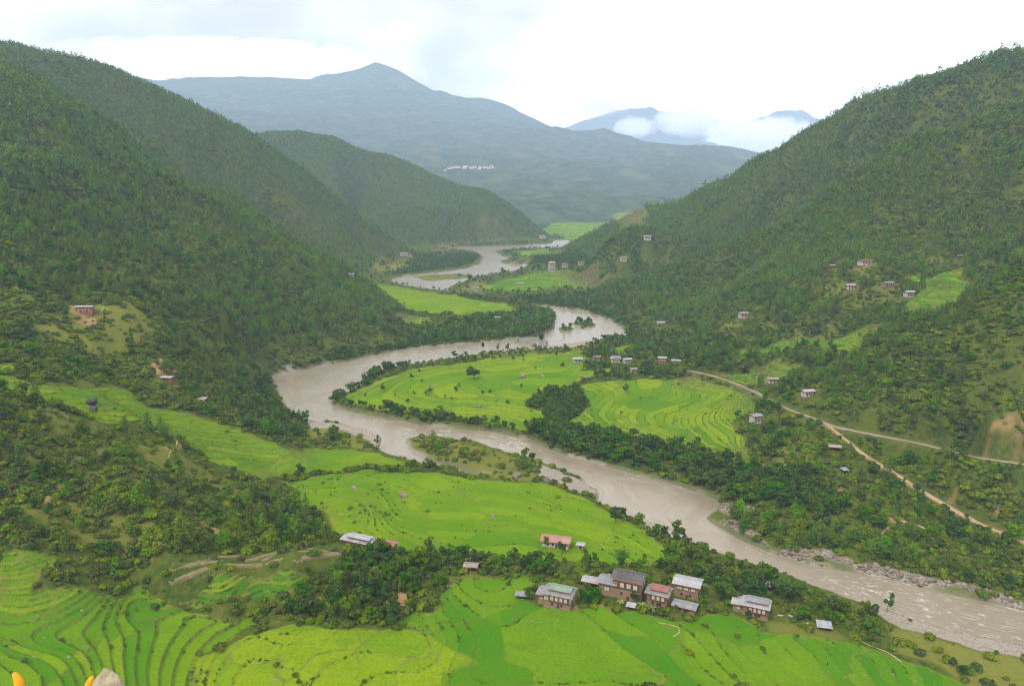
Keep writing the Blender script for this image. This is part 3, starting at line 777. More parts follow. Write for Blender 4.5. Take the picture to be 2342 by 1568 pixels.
rows = np.nonzero((RR > 200) & (RR < 3100))[0]
wm = (SDF < 5) & (RR < 3050)[:, None] & (RR > 200)[:, None]
qm = wm[:-1, :-1] | wm[:-1, 1:] | wm[1:, 1:] | wm[1:, :-1]
wq = quads.reshape(NR - 1, NT - 1, 4)[qm]
used, inv = np.unique(wq, return_inverse=True)
wq = inv.reshape(-1, 4)
ux, uy, ud = GX.ravel()[used], GY.ravel()[used], SDF.ravel()[used]
_, along = seg_dist(ux, uy, center_w)
along = along + fbm(ux / 40, uy / 40, 2, 3) * 8
upx, upy, _ = project(ux, uy, np.zeros_like(ux))
rapid = np.zeros_like(ux)
for (rx0, ry0), R_, a_ in [(flat(1740, 1255), 22, .5), (flat(1960, 1350), 26, 0.8), (flat(2030, 1355), 18, 1.0), (flat(2150, 1410), 40, 0.7), (flat(2300, 1440), 40, 0.7), (flat(1480, 1200), 14, 0.7), (flat(1480, 1085), 22, 0.85),
                           (flat(1560, 1112), 16, 0.8), (flat(980, 985), 30, 0.6), (flat(1180, 1010), 30, 0.8), (flat(880, 960), 26, 0.6), (flat(790, 840), 40, 0.3), (flat(950, 808), 40, 0.7), (flat(1150, 795), 60, 0.55), (flat(1420, 1060), 15, .5)]:
    rapid = np.maximum(rapid, a_ * np.exp(-((ux - rx0) ** 2 + (uy - ry0) ** 2) / R_ ** 2))
river = grid_mesh('river', ux, uy, np.zeros_like(ux), wq, M_WATER, {'along': along, 'bankdist': ud, 'rapid': rapid})
tag(river, 'wide muddy beige river winding through the valley', kind='structure')

def ribbon(name, Q, wd, mat, lift, rag=.18, even=0):
    T = np.gradient(Q[:, :2], axis=0)
    T /= np.linalg.norm(T, axis=1)[:, None] + 1e-9
    nrm = np.stack([-T[:, 1], T[:, 0]], 1)
    off = np.array([-.5, -.5, -.17, .17, .5, .5])
    ww = wd * (1 + rag * fbm(np.arange(len(Q)) / 4.0, np.zeros(len(Q)), 2, 8))
    X = Q[:, 0:1] + nrm[:, 0:1] * off[None] * ww[:, None]
    Y = Q[:, 1:2] + nrm[:, 1:2] * off[None] * ww[:, None]
    Z = grid_at(ZT, X, Y)
    Z = np.maximum(Z, Z.mean(1, keepdims=True)) + lift
    for _ in range(even):
        Z[1:-1] = (Z[:-2] + Z[2:] + 2 * Z[1:-1]) / 4
    Z[:, 0] -= 1.8
    Z[:, -1] -= 1.8
    ii = np.arange(len(Q) * 6).reshape(len(Q), 6)
    qd = np.stack([ii[:-1, :-1], ii[:-1, 1:], ii[1:, 1:], ii[1:, :-1]], -1).reshape(-1, 4)
    if ((X[1, 2] - X[0, 2]) * (Y[0, 3] - Y[0, 2]) - (Y[1, 2] - Y[0, 2]) * (X[0, 3] - X[0, 2])) > 0:
        qd = qd[:, ::-1]
    o = grid_mesh(name, X, Y, Z, qd, mat, {})
    return tag(o, kind='structure')
for nm, (Q, wd) in road_lines.items():
    o = ribbon(nm, Q, wd, M_ROAD if nm == 'road' else M_TRACK, 0.4 if wd > 2 else 0.1, .4)

# ------------------------------------------------------------------ air: one closed box of haze
me = bpy.data.meshes.new('haze')
x0, x1, y0, y1, z0, z1 = -13500, 13500, -300, 18200, -20, 2560
me.from_pydata([(x, y, z) for z in (z0, z1) for y in (y0, y1) for x in (x0, x1)], [], [(0, 2, 3, 1), (4, 5, 7, 6), (0, 1, 5, 4), (2, 6, 7, 3), (0, 4, 6, 2), (1, 3, 7, 5)])
hz = bpy.data.objects.new('haze', me)
COL.objects.link(hz)
tag(hz, 'pale blue haze filling the valley air', kind='stuff')
hm, nt = new_mat('pale_haze')
pv = N(nt, 'ShaderNodeVolumePrincipled', {'Color': (0.51, 0.665, 0.91, 1), 'Density': 0.000066, 'Anisotropy': 0.0})
N(nt, 'ShaderNodeOutputMaterial', {'Volume': pv.outputs[0]})
me.materials.append(hm)

# ------------------------------------------------------------------ plants: prototypes
def crown_mat(name, c1, c2, tr=0.16, hue=0.035, val=0.32):
    m, nt = new_mat(name)
    r = N(nt, 'ShaderNodeObjectInfo').outputs['Random']
    t = attr(nt, 'tint')
    col = mixc(nt, t, c1, c2)
    r2 = math_(nt, 'FRACT', math_(nt, 'MULTIPLY', r, 7.31))
    col = N(nt, 'ShaderNodeHueSaturation', {'Hue': mapr(nt, r, 0, 1, 0.5 - hue, 0.5 + hue * 0.7), 'Saturation': mapr(nt, r2, 0, 1, 0.8, 1.1), 'Value': mapr(nt, r2, 0, 1, 1 - val, 1 + val), 'Color': col}).outputs[0]
    return finish(m, nt, col, 0.8, spec=0.0, transl=tr)

M_PINE = crown_mat('pine_needles', (0.040, 0.100, 0.005), (0.098, 0.176, 0.010))
M_BROAD = crown_mat('broad_leaves', (0.021, 0.062, 0.004), (0.060, 0.118, 0.008))
M_SHRUB = crown_mat('shrub_leaves', (0.046, 0.092, 0.005), (0.122, 0.158, 0.010), 0.16, 0.035, 0.4)
M_BAMBOO = crown_mat('bamboo_leaves', (0.035, 0.085, 0.015), (0.075, 0.125, 0.024))
M_BANANA = crown_mat('banana_leaves', (0.12, 0.22, 0.04), (0.18, 0.27, 0.06), 0.35)
M_BARK = simple_mat('bark', (0.115, 0.085, 0.060), 0.95, 0.35, 3.0)
M_STEM = simple_mat('pale_stem', (0.16, 0.15, 0.085), 0.9, 0.3, 3.0)

class Geo:
    def __init__(self):
        self.v, self.f, self.t = [], [], []
        self.n = 0
    def add(self, V, F, tint=0.5):
        V = np.asarray(V, float)
        self.v.append(V)
        self.f += [tuple(i + self.n for i in f) for f in F]
        self.t.append(np.full(len(V), tint) if np.isscalar(tint) else np.asarray(tint))
        self.n += len(V)
    def leaves(self, C, nrm, size, rg, tint, aspect=0.8):
        """one quad per leaf clump"""
        k = len(C)
        nrm = nrm / (np.linalg.norm(nrm, axis=1)[:, None] + 1e-9)
        a = rg.normal(size=(k, 3))
        u = np.cross(nrm, a)
        u /= np.linalg.norm(u, axis=1)[:, None] + 1e-9
        w = np.cross(nrm, u)
        s = (np.asarray(size) * rg.uniform(0.65, 1.3, k))[:, None]
        asp = aspect
        V = np.stack([C - u * s - w * s * asp * .6, C + u * s * .5 - w * s * asp, C + u * s + w * s * asp * .6, C - u * s * .5 + w * s * asp], 1).reshape(-1, 3)
        i = np.arange(k)[:, None] * 4 + np.arange(4)[None] + self.n
        self.v.append(V)
        self.f += [tuple(q) for q in i.tolist()]
        self.t.append(np.repeat(np.clip(tint + rg.normal(0, .12, k), 0, 1), 4))
        self.n += k * 4
    def tube(self, P, R, sides=5):
        P = np.asarray(P, float)
        rings = []
        for i, (p, r) in enumerate(zip(P, R)):
            d = P[min(i + 1, len(P) - 1)] - P[max(i - 1, 0)]
            d /= np.linalg.norm(d) + 1e-9
            a = np.cross(d, (0.3, 0.9, 0.2)); a /= np.linalg.norm(a) + 1e-9
            b = np.cross(d, a)
            an = np.linspace(0, 2 * math.pi, sides, endpoint=False)
            rings.append(p + r * (np.cos(an)[:, None] * a + np.sin(an)[:, None] * b))
        V = np.concatenate(rings)
        F = []
        for i in range(len(P) - 1):
            for j in range(sides):
                F.append((i * sides + j, i * sides + (j + 1) % sides, (i + 1) * sides + (j + 1) % sides, (i + 1) * sides + j))
        self.add(V, F)
    def mesh(self, name, mat):
        me = bpy.data.meshes.new(name)
        me.from_pydata(np.concatenate(self.v).tolist(), [], self.f)
        at = me.attributes.new('tint', 'FLOAT', 'POINT')
        at.data.foreach_set('value', np.concatenate(self.t).astype(np.float32))
        me.materials.append(mat)
        return me

def make_broad(seed, hgt=9.0, rad=3.6, blobs=9, per=62, size=0.42, low=0.22, lod=False):
    rg = np.random.default_rng(seed)
    tr, cr = Geo(), Geo()
    if lod:
        blobs, per, size = 5, 24, 0.85
    cz = hgt * (0.5 + low * 0.5)
    lean = rg.normal(0, .25, 2)
    tr.tube([(0, 0, -1.0), (lean[0] * .3, lean[1] * .3, hgt * .25), (lean[0], lean[1], hgt * .6)], [0.24, 0.17, 0.07])
    for b in range(blobs):
        a = rg.uniform(0, 6.283)
        rr_ = rad * math.sqrt(rg.uniform(0.02, 1)) * 0.62
        z = rg.uniform(-1, 1)
        c = np.array([lean[0] + rr_ * math.cos(a), lean[1] + rr_ * math.sin(a), cz + z * hgt * (0.5 - low * 0.5) * 0.68 * (1 - 0.35 * (rr_ / rad))])
        if b < 4 and not lod:
            tr.tube([(lean[0] * .3, lean[1] * .3, hgt * rg.uniform(.22, .4)), c * .75 + np.array([0, 0, hgt * .1]), c], [0.1, 0.06, 0.03], 4)
        br = rad * rg.uniform(0.34, 0.52)
        d = rg.normal(size=(per, 3))
        d /= np.linalg.norm(d, axis=1)[:, None]
        d[:, 2] = np.where(d[:, 2] < -0.35, -d[:, 2], d[:, 2])
        C = c + d * (br * rg.uniform(0.62, 1.08, per))[:, None] * np.array([1, 1, 0.82])
        tint = 0.40 + rg.normal(0, .25)
        cr.leaves(C, d + rg.normal(0, .45, (per, 3)), size, rg, np.full(per, tint))
    return tr, cr

def make_pine(seed, hgt=12.0, rad=2.6, conic=0.5, size=0.5, lod=False):
    rg = np.random.default_rng(seed)
    tr, cr = Geo(), Geo()
    bend = rg.normal(0, .3, 2)
    tip = np.array([bend[0], bend[1], hgt])
    tr.tube([(0, 0, -1.2), (bend[0] * .2, bend[1] * .2, hgt * .45), tip * np.array([1, 1, .97])], [0.20, 0.13, 0.03])
    levels = 5 if lod else 9
    for l in range(levels):
        t = l / (levels - 1)
        z = hgt * (0.30 + 0.68 * t)
        prof = (1 - t) ** (0.75) * conic + math.sin(math.pi * min(1, 0.18 + 0.80 * t)) * (1 - conic)
        nb = max(2, int((4 if lod else 6.5) * (0.45 + prof)))
        a0 = rg.uniform(0, 6.28)
        for b in range(nb):
            if rg.random() < 0.12:
                continue
            a = a0 + 6.283 * b / nb + rg.normal(0, .3)
            R_ = rad * prof * rg.uniform(0.55, 1.12)
            c = np.array([bend[0] * t + R_ * math.cos(a), bend[1] * t + R_ * math.sin(a), z + 0.18 * R_ + rg.normal(0, .35)])
            if not lod and b % 2 == 0 and t < .8:
                tr.tube([(bend[0] * t, bend[1] * t, z - 0.3), c], [0.05, 0.02], 3)
            k = 3 if lod else 8
            off = rg.normal(size=(k, 3)) * np.array([.62, .62, .40]) * (1.05 if lod else 1) * (0.7 + 0.3 * rad / 2.6)
            C = c + off
            nr_ = off * .8 + np.array([0, 0, .75]) + rg.normal(0, .5, (k, 3))
            cr.leaves(C, nr_, size * (1.7 if lod else 0.86), rg, np.full(k, 0.45 + rg.normal(0, .22)), 0.55)
    return tr, cr

def make_shrub(seed, rad=1.6, hgt=1.7, n=3, per=46, size=0.33):
    rg = np.random.default_rng(seed)
    cr = Geo()
    for b in range(n):
        a = rg.uniform(0, 6.28)
        c = np.array([rad * .5 * math.cos(a) * rg.random(), rad * .5 * math.sin(a) * rg.random(), hgt * rg.uniform(.3, .55)])
        d = rg.normal(size=(per, 3)); d /= np.linalg.norm(d, axis=1)[:, None]
        d[:, 2] = np.abs(d[:, 2]) * 1.0 - .1
        C = c + d * (rad * .62 * rg.uniform(.6, 1.1, per))[:, None] * np.array([1, 1, hgt / rad * .8])
        cr.leaves(C, d + rg.normal(0, .45, (per, 3)), size, rg, np.full(per, .4 + rg.normal(0, .2)))
    return cr

def make_bamboo(seed, hgt=9.0, rad=3.5, stems=34):
    rg = np.random.default_rng(seed)
    tr, cr = Geo(), Geo()
    for s in range(stems):
        a, q = rg.uniform(0, 6.28), rg.uniform(.2, 1)
        d = np.array([math.cos(a), math.sin(a)])
        P = []
        for t in np.linspace(0, 1, 7):
            o = rad * q * (0.22 * t + 0.78 * t ** 2.6)
            P.append((d[0] * (o + .4 * q), d[1] * (o + .4 * q), hgt * (t - 0.22 * q * t ** 3.2) - (.5 if t == 0 else 0)))
        P = np.array(P)
        tr.tube(P, np.linspace(.05, .015, 7), 3)
        for t in np.linspace(0.3, 1.0, 9):
            i = min(int(t * 6), 5)
            c = P[i] * (1 - (t * 6 - i)) + P[i + 1] * (t * 6 - i)
            k = 4
            off = rg.normal(0, .38, (k, 3))
            cr.leaves(c + off, off + rg.normal(0, .6, (k, 3)) + np.array([0, 0, .4]), .40, rg, np.full(k, .5), .42)
    return tr, cr

def make_banana(seed, hgt=3.6):
    rg = np.random.default_rng(seed)
    tr, cr = Geo(), Geo()
    tr.tube([(0, 0, -.4), (0, 0, hgt * .55)], [.16, .1], 6)
    for k in range(9):
        a = 6.283 * k / 9 + rg.normal(0, .25)
        d = np.array([math.cos(a), math.sin(a), 0]); s = np.array([-d[1], d[0], 0])
        L, up = rg.uniform(1.7, 2.4), rg.uniform(.7, 1.5)
        V = []
        for t in np.linspace(0, 1, 6):
            c = d * L * t + np.array([0, 0, hgt * .55 + up * math.sin(t * 2.4) * 1.1 - .9 * t * t])
            w = .34 * math.sin(math.pi * min(.98, .12 + .86 * t))
            V += [c - s * w + np.array([0, 0, -.1]), c, c + s * w + np.array([0, 0, -.1])]
        F = []
        for i in range(5):
            for j in range(2):
                F.append((i * 3 + j, i * 3 + j + 1, i * 3 + j + 4, i * 3 + j + 3))
        cr.add(V, F, .5)
    return tr, cr

def make_cypress(seed, hgt=12.0, rad=1.6):
    rg = np.random.default_rng(seed)
    tr, cr = Geo(), Geo()
    tr.tube([(0, 0, -1), (0, 0, hgt * .9)], [.2, .04])
    k = 420
    t = rg.random(k) ** .8
    a = rg.uniform(0, 6.28, k)
    R_ = rad * (1 - t) ** .7 * rg.uniform(.7, 1.08, k) + .1
    d = np.stack([np.cos(a), np.sin(a), np.full(k, .35)], 1)
    C = np.stack([R_ * np.cos(a), R_ * np.sin(a), hgt * (.1 + .9 * t)], 1)
    cr.leaves(C, d + rg.normal(0, .4, (k, 3)), .38, rg, np.full(k, .4))
    return tr, cr

PROTO = {}         # kind -> list of (trunk mesh or None, crown mesh, base height)
def reg(kind, items, cm, h):
    L = []
    for it in items:
        tr, cr = it if isinstance(it, tuple) else (None, it)
        L.append((tr.mesh(kind + '_trunk', M_STEM if kind in ('bamboo', 'banana') else M_BARK) if tr else None, cr.mesh(kind + '_crown', cm), h))
    PROTO[kind] = L
reg('pine', [make_pine(s, 12, r, c) for s, r, c in ((1, 2.5, .55), (2, 2.8, .35), (3, 2.3, .8), (4, 3.1, .15), (5, 2.4, .6))], M_PINE, 12.0)
reg('broad', [make_broad(s, 9, r, low=l) for s, r, l in ((11, 3.6, .2), (12, 4.2, .1), (13, 3.2, .3), (14, 3.9, .15), (15, 3.0, .25))], M_BROAD, 9.0)
reg('shrub', [make_shrub(s, r, h, n) for s, r, h, n in ((21, 1.6, 1.7, 3), (22, 1.9, 1.6, 4), (23, 1.3, 1.9, 3), (24, 2.2, 1.5, 4))], M_SHRUB, 1.8)
reg('bamboo', [make_bamboo(s) for s in (31, 32)], M_BAMBOO, 9.0)
reg('banana', [make_banana(s) for s in (41, 42)], M_BANANA, 3.6)
reg('cypress', [make_cypress(s) for s in (51, 52)], M_BROAD, 12.0)
LODS = {'pine': [make_pine(s, 12, r, c, lod=True) for s, r, c in ((61, 2.6, .5), (62, 2.9, .2), (63, 2.4, .75), (64, 2.7, .4))],
        'broad': [make_broad(s, 9, r, lod=True) for s, r in ((71, 3.6), (72, 4.1), (73, 3.3))]}

# ------------------------------------------------------------------ buildings
M_MUD = simple_mat('mud_plaster', (0.20, 0.140, 0.088), 0.95, 0.25, 0.5, c2=(0.145, 0.10, 0.062))
M_WHITE = simple_mat('limewash', (0.36, 0.345, 0.31), 0.9, 0.15, 0.6, c2=(0.25, 0.235, 0.20))
M_BRICK = simple_mat('red_brick_wall', (0.24, 0.10, 0.06), 0.95, 0.2, 1.2, c2=(0.17, 0.075, 0.05))
M_TIMBER = simple_mat('dark_timber', (0.075, 0.045, 0.030), 0.8, 0.3, 2.0)
M_TIMBER2 = simple_mat('brown_timber', (0.16, 0.09, 0.055), 0.8, 0.3, 2.0)
M_PANE = simple_mat('pale_shutter', (0.38, 0.36, 0.30), 0.6, 0.1, 1.0)
M_GLASS = simple_mat('dark_glass', (0.03, 0.035, 0.04), 0.2, 0.1, 1.0, spec=0.5)
M_EDGE = simple_mat('red_fascia', (0.33, 0.11, 0.06), 0.8, 0.2, 1.0)
def roof_mat(name, c, c2, rough=0.55):
    m, nt = new_mat(name)
    O = N(nt, 'ShaderNodeTexCoord').outputs['Object']
    n = noise_(nt, O, 0.5, 5, 0.7)
    n2 = noise_(nt, N(nt, 'ShaderNodeVectorMath', {0: O, 1: (5.0, 0.4, 1.0)}, operation='MULTIPLY').outputs[0], 1.0, 4, 0.7)
    col = mixc(nt, mapr(nt, n, 0.38, 0.66), c, c2)
    col = mixc(nt, mapr(nt, n2, 0.58, 0.75, 0, 0.5), col, tuple(x * 0.55 for x in c2))
    r = N(nt, 'ShaderNodeObjectInfo').outputs['Random']
    col = N(nt, 'ShaderNodeHueSaturation', {'Value': mapr(nt, r, 0, 1, 0.86, 1.12), 'Color': col}).outputs[0]
    w = N(nt, 'ShaderNodeTexWave', {'Vector': O, 'Scale': 4.0}, bands_direction='X').outputs['Fac']
    return finish(m, nt, col, rough, w, 0.35, 0.04, 0.2)
M_RGREY = roof_mat('grey_roof_metal', (0.165, 0.175, 0.19), (0.115, 0.122, 0.13))
M_RWHITE = roof_mat('bright_roof_metal', (0.245, 0.255, 0.27), (0.17, 0.178, 0.19))
M_RRED = roof_mat('faded_red_roof', (0.215, 0.092, 0.072), (0.16, 0.07, 0.055), 0.7)
M_RPINK = roof_mat('faded_pink_roof', (0.27, 0.15, 0.135), (0.23, 0.115, 0.10), 0.7)
M_RGREEN = roof_mat('faded_green_roof', (0.135, 0.20, 0.145), (0.10, 0.14, 0.10), 0.7)
M_RSLATE = roof_mat('dark_shingle_roof', (0.075, 0.07, 0.072), (0.05, 0.046, 0.048), 0.9)
M_RDARK = roof_mat('weathered_plank_roof', (0.21, 0.185, 0.16), (0.15, 0.12, 0.10), 0.9)
M_RYEL = roof_mat('gilded_roof', (0.62, 0.36, 0.06), (0.48, 0.26, 0.05), 0.5)
M_TEAL = roof_mat('teal_roof', (0.12, 0.34, 0.32), (0.10, 0.26, 0.25), 0.6)
M_CHALK = simple_mat('bright_whitewash', (0.50, 0.48, 0.44), 0.9, 0.2, 0.1)
MATS = dict(chalk=M_CHALK, mud=M_MUD, white=M_WHITE, brick=M_BRICK, timber=M_TIMBER, grey=M_RGREY, bright=M_RWHITE, red=M_RRED, pink=M_RPINK, green=M_RGREEN, slate=M_RSLATE, dark=M_RDARK, gold=M_RYEL, teal=M_TEAL)

_mc = {}
def box_mesh(sx, sy, sz, mat, bevel=0.0):
    k = (round(sx, 3), round(sy, 3), round(sz, 3), mat.name)
    if k not in _mc:
        me = bpy.data.meshes.new('block')
        x, y, z = sx / 2, sy / 2, sz / 2
        me.from_pydata([(a * x, b * y, c * z) for c in (-1, 1) for b in (-1, 1) for a in (-1, 1)], [], [(0, 2, 3, 1), (4, 5, 7, 6), (0, 1, 5, 4), (2, 6, 7, 3), (0, 4, 6, 2), (1, 3, 7, 5)])
        me.materials.append(mat)
        _mc[k] = me
    return _mc[k]

def part(name, me, parent, loc=(0, 0, 0), rot=(0, 0, 0)):
    o = bpy.data.objects.new(name, me)
    COL.objects.link(o)
    o.parent = parent
    o.location, o.rotation_euler = loc, rot
    return o

def empty(name, loc, rz=0.0):
    o = bpy.data.objects.new(name, None)
    COL.objects.link(o)
    o.location, o.rotation_euler = loc, (0, 0, rz)
    o.empty_display_size = 1
    return o

def raw_mesh(name, V, F, mat):
    me = bpy.data.meshes.new(name)
    me.from_pydata([tuple(v) for v in V], [], F)
    me.materials.append(mat)
    return me

def gable_roof(root, L, D, z, pitch, over, mat, x0=0.0, y0=0.0, sheets=True, edge=True, name='roof', skew=1.0):
    """two slopes meeting on a ridge along x; each slope laid from overlapping sheets"""
    hw, hl = D / 2 + over, L / 2 + over
    rise = math.tan(pitch) * hw
    n = max(1, int(round(2 * hl / 2.3))) if sheets else 1
    sl = math.hypot(hw, rise)
    holder = None
    for s in (-1, 1):
        for k in range(n):
            w = 2 * hl / n
            me = box_mesh(w * 0.985, sl, 0.09, mat)
            nm = 'roof_sheet' if sheets else 'roof_slope'
            part(nm, me, root, (x0 - hl + w * (k + .5), y0 + s * hw / 2, z + rise / 2 + (0.025 if k % 2 else 0.0)), (-s * math.atan2(rise, hw), 0, 0))
    part('roof_ridge', box_mesh(2 * hl * .99, 0.4, 0.10, mat), root, (x0, y0, z + rise + 0.06))
    if edge:
        for s in (-1, 1):
            part('fascia', box_mesh(2 * hl, 0.10, 0.22, M_EDGE), root, (x0, y0 + s * (hw + .03), z - 0.02))
    return rise

def gable_fill(root, L, D, z, pitch, mat, x0=0.0, y0=0.0):
    rise = math.tan(pitch) * D / 2
    V = [(x, y, h) for x in (-L / 2, L / 2) for y, h in ((-D / 2, 0), (D / 2, 0), (0, rise))]
    part('gable', raw_mesh('gable', V, [(0, 1, 2), (3, 5, 4), (0, 3, 4, 1), (0, 2, 5, 3), (1, 4, 5, 2)], mat), root, (x0, y0, z))

def window(root, x, y, z, w, h, side, pane=M_PANE, frame=M_TIMBER, mull=True):
    """side: 0 front (-y), 1 right (+x), 2 left (-x)"""
    rz = {0: 0.0, 1: math.pi / 2, 2: -math.pi / 2}[side]
    f = part('window', box_mesh(w + .28, .14, h + .28, frame), root, (x, y, z), (0, 0, rz))
    if mull:
        for s in (-1, 1):
            part('pane', box_mesh(w * .44, .06, h, pane), f, (s * w * .26, -.07, 0))
    else:
        part('pane', box_mesh(w, .06, h, pane), f, (0, -.07, 0))
    return f

def farmhouse(label, px, py, rz, L, D, low=2.6, up=2.6, wall='mud', upper='timber', roof='grey', roof2=None, wing=None, storeys=2, near=True, nwin=4, cat='house', group=None, name='farmhouse', pitch=14, lean=True, side_white=False):
    p = hit(px, py, ZT)
    if math.hypot(p[0], p[1]) > 480:
        low, up, L, D = low * .68, up * .7, L * .74, D * .66
    rz = math.radians(rz)
    root = empty(name, tuple(p), rz)
    tag(root, label, cat, group)
    W_ = MATS[wall]
    pt = math.radians(pitch)
    if near:
        low, up, L, D = low * 1.0, up * 1.05, L * .88, D * .88
        if wing:
            wing = (wing[0] * .88, wing[1] * .88, wing[2] * .95, wing[3] * .88, wing[4], wing[5])
    deep = 3.0
    part('wall', box_mesh(L, D, low, W_), root, (0, 0, low / 2))
    part('plinth', box_mesh(L + .3, D + .3, deep, M_TIMBER2 if math.hypot(p[0], p[1]) > 480 else M_MUD), root, (0, 0, .15 - deep / 2))
    z = low
    if storeys > 1:
        U = MATS[upper] if upper != 'timber' else None
        part('upper_wall', box_mesh(L - .02, D - .02, up, U or (W_ if not side_white else M_WHITE)), root, (0, 0, z + up / 2 + .01))
        if upper == 'timber':
            part('timber_bay', box_mesh(L * .78, .55, up * .96, M_TIMBER), root, (L * .08, -D / 2 - .18, z + up * .48))
            fy = -D / 2 - .46
            if near:
                for k in range(nwin + 1):
                    part('bay_post', box_mesh(.2, .12, up * .98, M_TIMBER2), root, (L * .08 - L * .39 + L * .78 * k / nwin, -D / 2 - .5, z + up * .49))
                part('bay_sill', box_mesh(L * .8, .3, .16, M_TIMBER2), root, (L * .08, -D / 2 - .5, z + up * .12))
                part('cornice', box_mesh(L * .84, .5, .22, M_EDGE), root, (L * .08, -D / 2 - .4, z + up + .06))
            x0, x1 = L * .08 - L * .36, L * .08 + L * .36
        else:
            fy = -D / 2 - .02
            x0, x1 = -L * .42, L * .42
        for k in range(nwin):
            x = x0 + (x1 - x0) * (k + .5) / nwin
            window(root, x, fy, z + up * .52, (x1 - x0) / nwin * (.62 if near else .52), up * (.62 if near else .55), 0, mull=near)
        for k in range(2):
            window(root, L / 2 + .02, -D * .22 + D * .44 * k, z + up * .5, D * .14, up * .5, 1, mull=near)
            window(root, -L / 2 - .02, -D * .22 + D * .44 * k, z + up * .5, D * .12, up * .45, 2, mull=near)
        if near:
            part('floor_beam', box_mesh(L + .3, D + .3, .22, M_TIMBER2), root, (0, 0, z))
        z += up
    if near:
        part('door', box_mesh(1.2, .12, 1.9, M_TIMBER), root, (L * .05, -D / 2 - .03, .95))
    for k in range(2 if storeys > 1 else max(2, nwin)):
        x = -L * .36 + L * .72 * (k + .5) / (2 if storeys > 1 else max(2, nwin))
        if abs(x - L * .05) > 1.0 or not near:
            window(root, x, -D / 2 - .02, low * .55, .75, .95, 0, M_GLASS, mull=False)
    window(root, L / 2 + .02, 0.0, low * .55, .75, .95, 1, M_GLASS, mull=False)
    # open attic on posts under a broad roof
    att = 0.75 if storeys > 1 else 0.25
    if roof2:
        gable_roof(root, L, D, z + .1, pt, 1.0, MATS[roof], sheets=near)
        gable_fill(root, L * .7, D * .62, z + .25, pt, M_TIMBER)
        att2 = .95
        zz = z + att2
        part('attic', box_mesh(L * .66, D * .42, 1.0, M_TIMBER), root, (L * .06, 0, zz))
        gable_roof(root, L * .70, D * .46, zz + .55, pt, 1.1, MATS[roof2], x0=L * .06, sheets=near)
    else:
        for sx in (-1, 1):
            for sy in (-1, 1):
                part('post', box_mesh(.22, .22, att + .2, M_TIMBER), root, (sx * (L / 2 - .3), sy * (D / 2 - .3), z + att / 2))
        part('attic_back', box_mesh(L * .86, D * .5, att + .3, M_TIMBER), root, (0, 0, z + (att + .3) / 2 + .01))
        gable_roof(root, L, D, z + att, pt, 1.0, MATS[roof], sheets=near)
    if wing:
        wl, wd, wh, wx, wy, wr = wing
        part('wing_wall', box_mesh(wl, wd, wh + deep, W_), root, (wx, wy, (wh - deep) / 2))
        gable_roof(root, wl, wd, wh + .1, pt, .9, MATS[wr], x0=wx, y0=wy, sheets=near)
        window(root, wx, wy - wd / 2 - .02, wh * .6, wl * .3, wh * .3, 0, mull=near)
    return root, p

def shed(label, px, py, rz, L, D, hgt, roof, wall='timber', group=None, name='shed', flat_roof=True, cat='shed'):
    p = hit(px, py, ZT)
    root = empty(name, tuple(p), math.radians(rz))
    tag(root, label, cat, group)
    for sx in (-1, 1):
        for sy in (-1, 1):
            part('post', box_mesh(.18, .18, hgt + 2, M_TIMBER2), root, (sx * (L / 2 - .15), sy * (D / 2 - .15), (hgt - 2) / 2))
    part('wall', box_mesh(L - .3, .12, hgt * .8 + 1, MATS[wall]), root, (0, D / 2 - .1, (hgt * .8 - 1) / 2))
    part('wall', box_mesh(.12, D - .3, hgt * .8 + 1, MATS[wall]), root, (L / 2 - .1, 0, (hgt * .8 - 1) / 2))
    if flat_roof:
        n = max(2, int(L / 1.6))
        for k in range(n):
            part('roof_sheet', box_mesh((L + .8) / n * .98, D + .9, .07, MATS[roof]), root, (-(L + .8) / 2 + (L + .8) * (k + .5) / n, 0, hgt + .15 + .02 * (k % 2)), (math.radians(9), 0, 0))
    else:
        gable_roof(root, L, D, hgt, math.radians(16), .5, MATS[roof], sheets=False)
    return root, p

HOUSES = []     # (position, half length) for keeping trees off
def H_(r, half):
    HOUSES.append((r[1], half))
# --- near village
H_(farmhouse('brown mud farmhouse with faded green raised roof over grey roof, at the field edge', 1280, 1380, -22, 12.5, 8.5, 2.8, 2.8, roof='grey', roof2='green', side_white=True, nwin=4, wing=(3.6, 7.0, 4.3, -8.0, 0.6, 'grey')), 8)
H_(farmhouse('tallest brown farmhouse with dark shingle roof and a pale metal wing', 1438, 1362, -24, 13.5, 9.0, 5.2, 3.0, roof='slate', nwin=3, pitch=20, wing=(8.0, 7.5, 6.2, -9.6, -0.8, 'grey')), 11)
H_(farmhouse('brown farmhouse with faded red roof between the mud houses and banana plants', 1506, 1378, -26, 9.5, 7.5, 2.7, 2.7, roof='grey', roof2='red', nwin=3), 7)
H_(farmhouse('plain mud house with one wide pale grey roof beside the river trees', 1572, 1360, -24, 11.5, 8.0, 3.6, 2.0, roof='bright', upper='mud', nwin=3), 7)
H_(farmhouse('low mud outbuilding with patchy grey roof below the red roofed house', 1566, 1396, -26, 9.5, 4.6, 2.6, 0, roof='grey', storeys=1, nwin=2, pitch=8), 5)
H_(farmhouse('mud farmhouse with two stepped pale grey roofs and wooden stair, near the river bend', 1728, 1404, -24, 11.0, 7.5, 2.4, 2.6, roof='bright', roof2='grey', nwin=4, wing=(5.0, 6.5, 4.2, -7.6, 1.0, 'bright')), 8)
H_(farmhouse('long white single storey house with faded pink roof amid the rice fields', 1272, 1247, -14, 14.5, 7.0, 3.2, 0, wall='white', roof='pink', storeys=1, nwin=4, pitch=16), 8)
